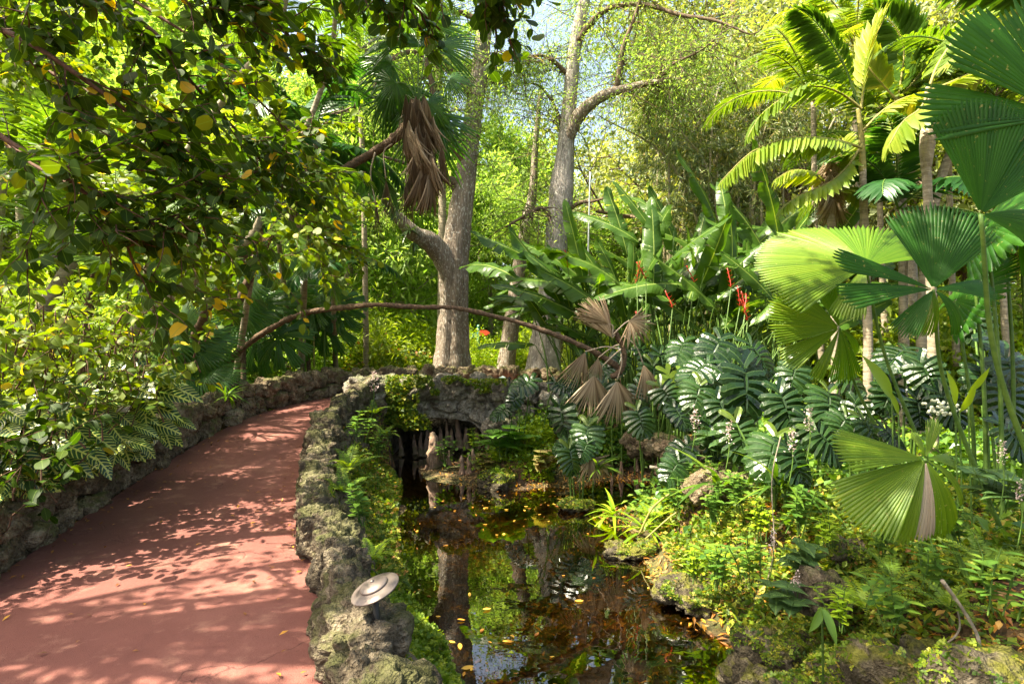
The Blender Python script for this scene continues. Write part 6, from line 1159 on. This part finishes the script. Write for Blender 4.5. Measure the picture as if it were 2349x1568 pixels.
for k in range(26000):
    f = r.uniform(.14, 1); q = along(RWs, f); w = r.uniform(.08, .46); zz = q[3]*1.0-.05+(-.55-q[3])*max(0, (w-.1)/.42)**.7; n_ = vnoise(A([[q[0]*2, q[1]*2, w*5]]), 4)[0]
    if n_ > -.2-.35*(q[1] > 4.5)-.3*(w > .28)+1.1*(w < .17): pts.append(A([[q[0]+w, q[1]+.1*w, max(zz, -.58)+abs(r.normal(0, .05))]]))
creepers('wall_creeper', 'small round-leaved creeper and seedlings down the pond side of the wall', pts, r, T_TRE, .042, [M_cover])
pts = []
for k in range(9000): f = r.uniform(.1, .42); q = along(RWs, f); w = r.uniform(.2, .8); pts.append(A([[q[0]+w, q[1], -.52+.5*r.uniform(0, 1)*(1-(w-.2)/.65)+.1*vnoise(A([[q[0]*5, q[1]*5, 0]]), 3)[0]]]))
creepers('shore_seedlings', 'bright green seedlings trailing into the water beside the nearest path light', pts, r, T_TRE, .055, [M_fern])
q = np.vstack(RKP); nz = vnoise(q*3.1, 5)+.6*vnoise(q*9, 6); q = q[nz > -.25]; q = q[r.permutation(len(q))[:16000]]+UP*.01
creepers('rock_seedlings', 'tiny seedlings and moss tufts growing on the bank rocks', [q], r, T_TRE, .035, [M_cover])

# ------------------------------------------------------------------ floating leaves
lfm = []
for i in range(5): mb = MB(); mb.inst(leaf_t((.38, .5, .3, .45, .34)[i], 5, .12*(1-i*.3), (.05, .0, .12, -.05, .08)[i], 'ell'), A([0, 0, 0.]), np.eye(3)[None], 1., (.75, .9, .55, 1., .35)[i]); lfm.append(mb.mesh('floating_leaf', [M_litter]))
r = rg(303); n = 0
while n < 130:
    x, y = r.uniform(-1.2, 2.6), 2.6+7.2*r.uniform(0, 1)**.95
    if vnoise(A([[x*1.3, y*1.1, 0.]]), 21)[0] < r.uniform(-.5, .5): continue
    if sd_poly(A([x]), A([y]), POND)[0] > -.1: continue
    o = single('floating_leaf', lfm[r.integers(5)], 'fallen yellow to brown leaf floating on the dark pond', 'leaf', 'leaves floating on the pond', (x, y, -.592)); o.rotation_euler = (r.normal(0, .06), r.normal(0, .06), r.uniform(0, 6.28)); s = .035+.06*r.random()**2; o.scale = (s, s, s); n += 1
x = r.uniform(-2.3, 3.0, 15000); y = 2.5+8.2*r.uniform(0, 1, 15000)**.55; sd = sd_poly(x, y, POND); nz = vnoise(np.stack([x*1.6, y*1.3, x*0], -1), 14); k = (sd < -.02) & (nz > -.1+.55*ss(7.4, 5.6, y)); x, y = x[k], y[k]
cover('floating_debris', 'fine twigs, needles and leaf bits floating on the pond', (x, y), r, leaf_t(.16, 1, .05, 0), .055, [M_litter], .0, crand=lambda a_, n_: a_.beta(1.2, 2.2, n_), zf=lambda a, b: a*0-.608, up=8, jit=.1)

# ------------------------------------------------------------------ single small plants
G_SP = 'small plants by the pond'
fe = [fern_mesh(500+i, 9, .5) for i in range(2)]; fel = [fern_mesh(510+i, 8, .5, M_lime) for i in range(1)]
sp = [sprig_mesh(520+i, .32, 5, T_OVAL, .085) for i in range(3)]; spl = sprig_mesh(530, .28, 6, T_OVAL, .07, M_lime); spb = sprig_mesh(540, .2, 8, leaf_t(.8, 5, .1, .3, 'heart'), .12, M_begonia, 2, 1.1); sbr = sprig_mesh(541, .3, 5, leaf_t(.95, 5, .1, .25, 'heart'), .14, M_bronze, 4, .9, M_twig); sph = sprig_mesh(542, .26, 8, leaf_t(.85, 6, .1, .25, 'heart'), .19, M_heart, 2, 1.0)
straps = []
for i in range(2):
    mb = MB(); rr_ = rg(560+i); n_ = 20; D = rr_.normal(0, 1, (n_, 3)); D[:, 2] = np.abs(D[:, 2])*.7+.15; mb.inst(leaf_t(.10, 7, .2, .75, 'strap'), rr_.normal(0, .02, (n_, 3)), frames(D, UP), rr_.uniform(.28, .5, n_), rr_.uniform(0, 1, n_)); straps.append(mb.mesh('strap_leaves', [M_lime if i else M_palm]))
def plant(nm, label, cat, me, u, v, z, s, rz=0, tilt=0, d=None):
    p = W(u, v, d) if d else G(u, v, z); o = single(nm, me, label, cat, G_SP, p); o.scale = (s, s, s); o.rotation_euler = (tilt, 0, rz)
plant('fern', 'pale green fern fronds leaning over the water beside the wall', 'fern', fe[0], 800, 1080, 0, .95, 0, d=6.0); plant('fern', 'second fern just below the first on the wall side', 'fern', fe[1], 790, 1130, 0, .8, 1, d=5.4); plant('fern', 'young upright fern in front of the path light', 'fern', fel[0], 850, 1290, 0, .6, 2, d=3.9); plant('fern', 'fern growing on the small rock in the pond', 'fern', fe[0], 1140, 1085, 0, .5, 2, d=8.95)
plant('fern', 'bright lime fern right of the pale layered rock', 'fern', fel[0], 1985, 1400, 0, .75, .5, d=3.3); plant('fern', 'arching fern frond above the lime fern', 'fern', fe[1], 2050, 1340, 0, .7, 1.5, d=3.5); plant('fern', 'fern in the shade at the lower right border', 'fern', fe[0], 2180, 1400, 0, .6, 2.5, d=3.0); plant('fern', 'small fern near the withered fan leaf', 'fern', fe[1], 2260, 1300, 0, .6, .3, d=3.2)
plant('fern', 'bright fern at the sunny right shore', 'fern', fel[0], 1500, 1190, 0, .9, 1, d=6.7); plant('fern', 'fern at the foot of the bridge on the left', 'fern', fe[0], 880, 1000, 0, .8, 1, d=9.6); plant('fern', 'fern in the dark corner above the wall creeper', 'fern', fe[1], 860, 950, 0, .8, 1, d=9.9); plant('fern', 'fern between the boulder and the bushy seedlings', 'fern', fel[0], 1640, 1300, 0, .6, 3, d=4.6)
plant('seedling', 'broad-leaved seedling on the wall side above the path light', 'plant', sp[0], 835, 1200, 0, 1.15, 0, d=4.7); plant('seedling', 'leafy sprig by the upper end of the fern', 'plant', sp[1], 830, 1010, 0, 1.3, 1, d=7.2); plant('seedling', 'leafy seedling left of the bridge arch', 'plant', sp[2], 870, 1045, 0, 1.3, 1, d=8.6); plant('seedling', 'sprig with pointed leaves under the arch', 'plant', sp[1], 1020, 1050, 0, 1.3, 2, d=10); plant('seedling', 'small bright sprig between the knees', 'plant', spl, 1085, 1030, 0, 1.4, 2, d=10)
for i, (u, v, d, s, lb) in enumerate([(1700, 1170, 5.2, 1.2, 'leafy sprig at the back of the sunny bank'), (1780, 1140, 5.3, 1.3, 'tall sprig with long leaves below the pink flowers'), (1640, 1190, 5.4, 1.1, 'sprig in the sunniest part of the bank'), (1590, 1330, 4.7, 1.1, 'bushy seedling left of the pale layered rock'), (1650, 1350, 4.4, 1.1, 'dense bushy seedling over the mossy boulder'), (1720, 1330, 4.3, 1.1, 'leafy seedling right above the mossy boulder'), (1830, 1220, 4.5, 1.2, 'sprig with pointed leaves left of the lower fan leaf'), (1900, 1250, 4.1, 1.0, 'small sprig under the lower fan leaf'), (2010, 1280, 3.8, 1.0, 'sprig on the mossy ridge'), (2120, 1340, 3.4, 1.0, 'seedling between the ridge and the slab'), (2040, 1440, 3.0, .9, 'seedling at the top of the mossy slab'), (1930, 1440, 3.2, .8, 'small seedling right of the two-lobed leaf'), (2200, 1250, 3.6, 1.1, 'seedling below the withered patch of the fan leaf'), (2300, 1400, 2.7, 1.0, 'seedling in the dark lower right corner'), (1560, 1180, 6.2, 1.3, 'sprig near the bowed yellow stem'), (1740, 1230, 4.9, 1.2, 'leafy sprig in the middle of the right bank'), (1670, 1080, 6.2, 1.4, 'pale sprig before the shaded ledge'), (1620, 1120, 6.2, 1.2, 'sprig beside the broad strap leaves')]):
    plant('seedling', lb, 'plant', (sp+[spl])[i % 4], u, v, 0, s, i, d=d)
plant('heart_leaf_plant', 'lime plant with large heart-shaped leaves by the bridge foot', 'plant', sph, 1155, 1040, 0, 2.1, 0, d=9.45); plant('bronze_leaf_plant', 'bronze lobed-leaf plant left of the clover patch', 'plant', sbr, 1112, 1080, 0, 1.1, 0, d=9.4); plant('bronze_leaf_plant', 'bronze lobed-leaf plant in front of the clover patch', 'plant', sbr, 1235, 1080, 0, 1.25, 1, d=9.1)
plant('strap_leaf_plant', 'lime strap-leaved plant at the sunny shore', 'plant', straps[1], 1480, 1215, 0, 1.0, 0, d=6.5); plant('strap_leaf_plant', 'clump of broad strap leaves at the back of the bank', 'plant', straps[0], 1650, 1120, 0, 1.2, 0, d=5.9); plant('strap_leaf_plant', 'strap leaves hanging beside the lower fan leaf', 'plant', straps[0], 1790, 1115, 0, 1.1, 1, d=4.9); plant('strap_leaf_plant', 'pointed green leaves standing in the pond left of the sunny shore', 'plant', straps[1], 1405, 1180, 0, .9, 2, d=7.3); plant('strap_leaf_plant', 'spiky plant on the wall beside the young fan palm', 'plant', straps[0], 520, 910, 0, .7, 2, d=8.4); plant('strap_leaf_plant', 'small strap-leaved tuft on the pond edge by the straw fronds', 'plant', straps[0], 1370, 1075, 0, .7, 2, d=7.9)
for i, (u, v, d, s, lb) in enumerate([(1850, 1300, 3.9, 1.0, 'dark-veined begonia left of the pale rock'), (1800, 1390, 3.6, .9, 'dark-veined begonia by the mossy boulder'), (1640, 1040, 6.4, 1.6, 'begonia in the shade under the big dark monstera leaf'), (2280, 1160, 3.5, 1.4, 'begonia with round leaves right of the lower fan leaf'), (1720, 1080, 5.6, 1.4, 'begonia below the dull monstera leaves')]): plant('begonia', lb, 'begonia', spb, u, v, 0, s, i, d=d)
for i, (u, v, vb, d, lb) in enumerate([(1855, 965, 1060, 4.4, 'pinkish flower spray on a bent stem right of the dull monstera leaves'), (1815, 1015, 1110, 4.4, 'upright pale flower spike between monstera leaves'), (1670, 995, 1080, 5.4, 'pale flower spike left of the others in the shade'), (1592, 965, 1040, 6.4, 'small flower spike by the rock ledge'), (1770, 1245, 1330, 4.0, 'white flower spike among the bushy seedlings'), (1825, 1340, 1400, 3.6, 'white flower cluster by the pale rock'), (2297, 1040, 1180, 3.2, 'pink flower spike near the right border'), (2338, 1130, 1260, 2.9, 'pink flower spike cut by the right border'), (857, 880, 960, 9.2, 'pink flower spike before the left end of the bridge')]):
    b = W(u-6, vb, d); c = W(u, v, d); t = thing('flower_spike', lb, 'flower', b, 'pale flower spikes'); r = rg(600+i); mb = MB(); P = spline(A([b, (b+c)/2+A([.02, 0, .02]), c]), 10); mb.tube(P, .004*d/4, 5); part('stem', mb.mesh('flower_stem', [M_stem]), t, world=True)
    mb = MB(); n_ = 70; f = r.uniform(-.28, .5, n_); q = c+nrm(c-b)*(f*.09*d/4*2)[:, None]+r.normal(0, .013*d/4, (n_, 3))*(1.2-f)[:, None]; mb.inst(leaf_t(.8, 2, .2, .2, 'round'), q, frames(r.normal(0, 1, (n_, 3)), UP), .014*d/4*r.uniform(.8, 1.3, n_), r.uniform(0, 1, n_)); part('blossoms', mb.mesh('blossoms', [M_flower], False), t, world=True)
t = thing('berry_sprig', 'cluster of round white buds above the lower fan leaf', 'flower', W(2150, 990, 4.2)); mb = MB(); r = rg(8)
mb.lathe((0, 0, 0), [(0, -.011), (.010, -.005), (.011, .004), (.005, .010), (0, .011)], 10); bud = mb.mesh('bud', [M_white])
for k in range(46): part('bud', bud, t, mat44(np.eye(3), W(2158+r.normal(0, 24), 936+r.normal(0, 8), 4.2+r.normal(0, .03))-A(t.location)))
mb = MB(); wtube(mb, [(2150, 990), (2155, 950), (2190, 932)], 4.2, [4, 3, 2], 6, 12); wtube(mb, [(2152, 965), (2130, 940)], 4.2, [3, 2], 6, 8); part('stem', mb.mesh('stem', [M_stem]), t, world=True)
# ginger-like tall leaves at the right
for i, (lb, items) in enumerate([('upright lime leaves of a young ginger plant in front of the slanting stalk', [((2045, 915), (1990, 815), .3), ((2060, 950), (2040, 890), .25)]), ('upright broad ginger leaves near the right stalks', [((2190, 930), (2180, 850), .3), ((2200, 945), (2245, 880), .3), ((2220, 900), (2275, 845), .25)]), ('two-lobed drooping yellowish leaf in front of the mossy stone', [((1885, 1392), (1925, 1480), .3), ((1885, 1392), (1860, 1450), .34)])]):
    d = (4.3, 4.0, 2.9)[i]; t = thing('ginger_plant' if i < 2 else 'lobed_leaf', lb, 'plant', gb(items[0][0][0], d)); 
    for (a, b_, w_) in items:
        a3, b3 = W(*a, d), W(*b_, d-.08); L = np.linalg.norm(b3-a3); mb = MB(); mb.inst(leaf_t(w_, 8, .3, .1, 'lance', wave=.01), A([0, 0, 0.]), np.eye(3)[None], 1., .6); part('leaf', mb.mesh('leaf', [M_lime if i < 2 else M_sprig]), t, mat44(frames((b3-a3)[None], A([[.3, -1, .3]]))[0], a3-A(t.location), L))
        mb = MB(); mb.tube(spline(A([a3, (a3+gb(a[0]+8, d))/2, gb(a[0]+10, d)]), 8), .006, 5); part('stalk', mb.mesh('stalk', [M_stem]), t, world=True)
# dry straw fronds at the water and twigs
t = thing('dead_frond', 'dry straw-coloured palm frond drooping into the water by the hanging monstera leaf', 'dead leaf', W(1370, 1075, 8)); fan_at(fdd[2], t, W(1352, 1050, 7.95), (.3, -.2, -1), (0, -1, .4), .55, 'blade'); fan_at(fdd[1], t, W(1375, 1045, 8.0), (.1, -.2, -1), (.3, -1, .2), .5, 'blade')
r = rg(70)
for i, (pts, d, w, lb) in enumerate([([(1465, 1225), (1500, 1160), (1560, 1120), (1620, 1112), (1700, 1120)], 6.3, 5, 'bowed yellow-brown stem arching over the sunny shore'), ([(1480, 1235), (1530, 1190), (1580, 1150), (1600, 1100)], 6.2, 4, 'second bowed stem crossing the first at the shore'), ([(2160, 1330), (2210, 1400), (2245, 1470), (2252, 1568)], 2.8, 9, 'curved dry stem crossing the mossy slab'), ([(2150, 1490), (2200, 1440), (2180, 1350)], 3.0, 5, 'thin twig leaning on the mossy slab'), ([(1790, 1000), (1770, 1100), (1775, 1250), (1760, 1330)], 4.3, 3, 'thin upright twig before the monstera shade'), ([(1490, 1070), (1600, 1085), (1680, 1060)], 7.2, 8, 'fallen branch under the dark ledge')]):
    t = thing('dry_twig', lb, 'twig', W(pts[0][0], pts[0][1], d)); mb = MB(); wtube(mb, pts, d, [w, w*.8, w*.6], 7, 30, bump=.15, bs=20); part('stem', mb.mesh('twig', [M_stemyl if i < 2 else M_barkgrey]), t, world=True)
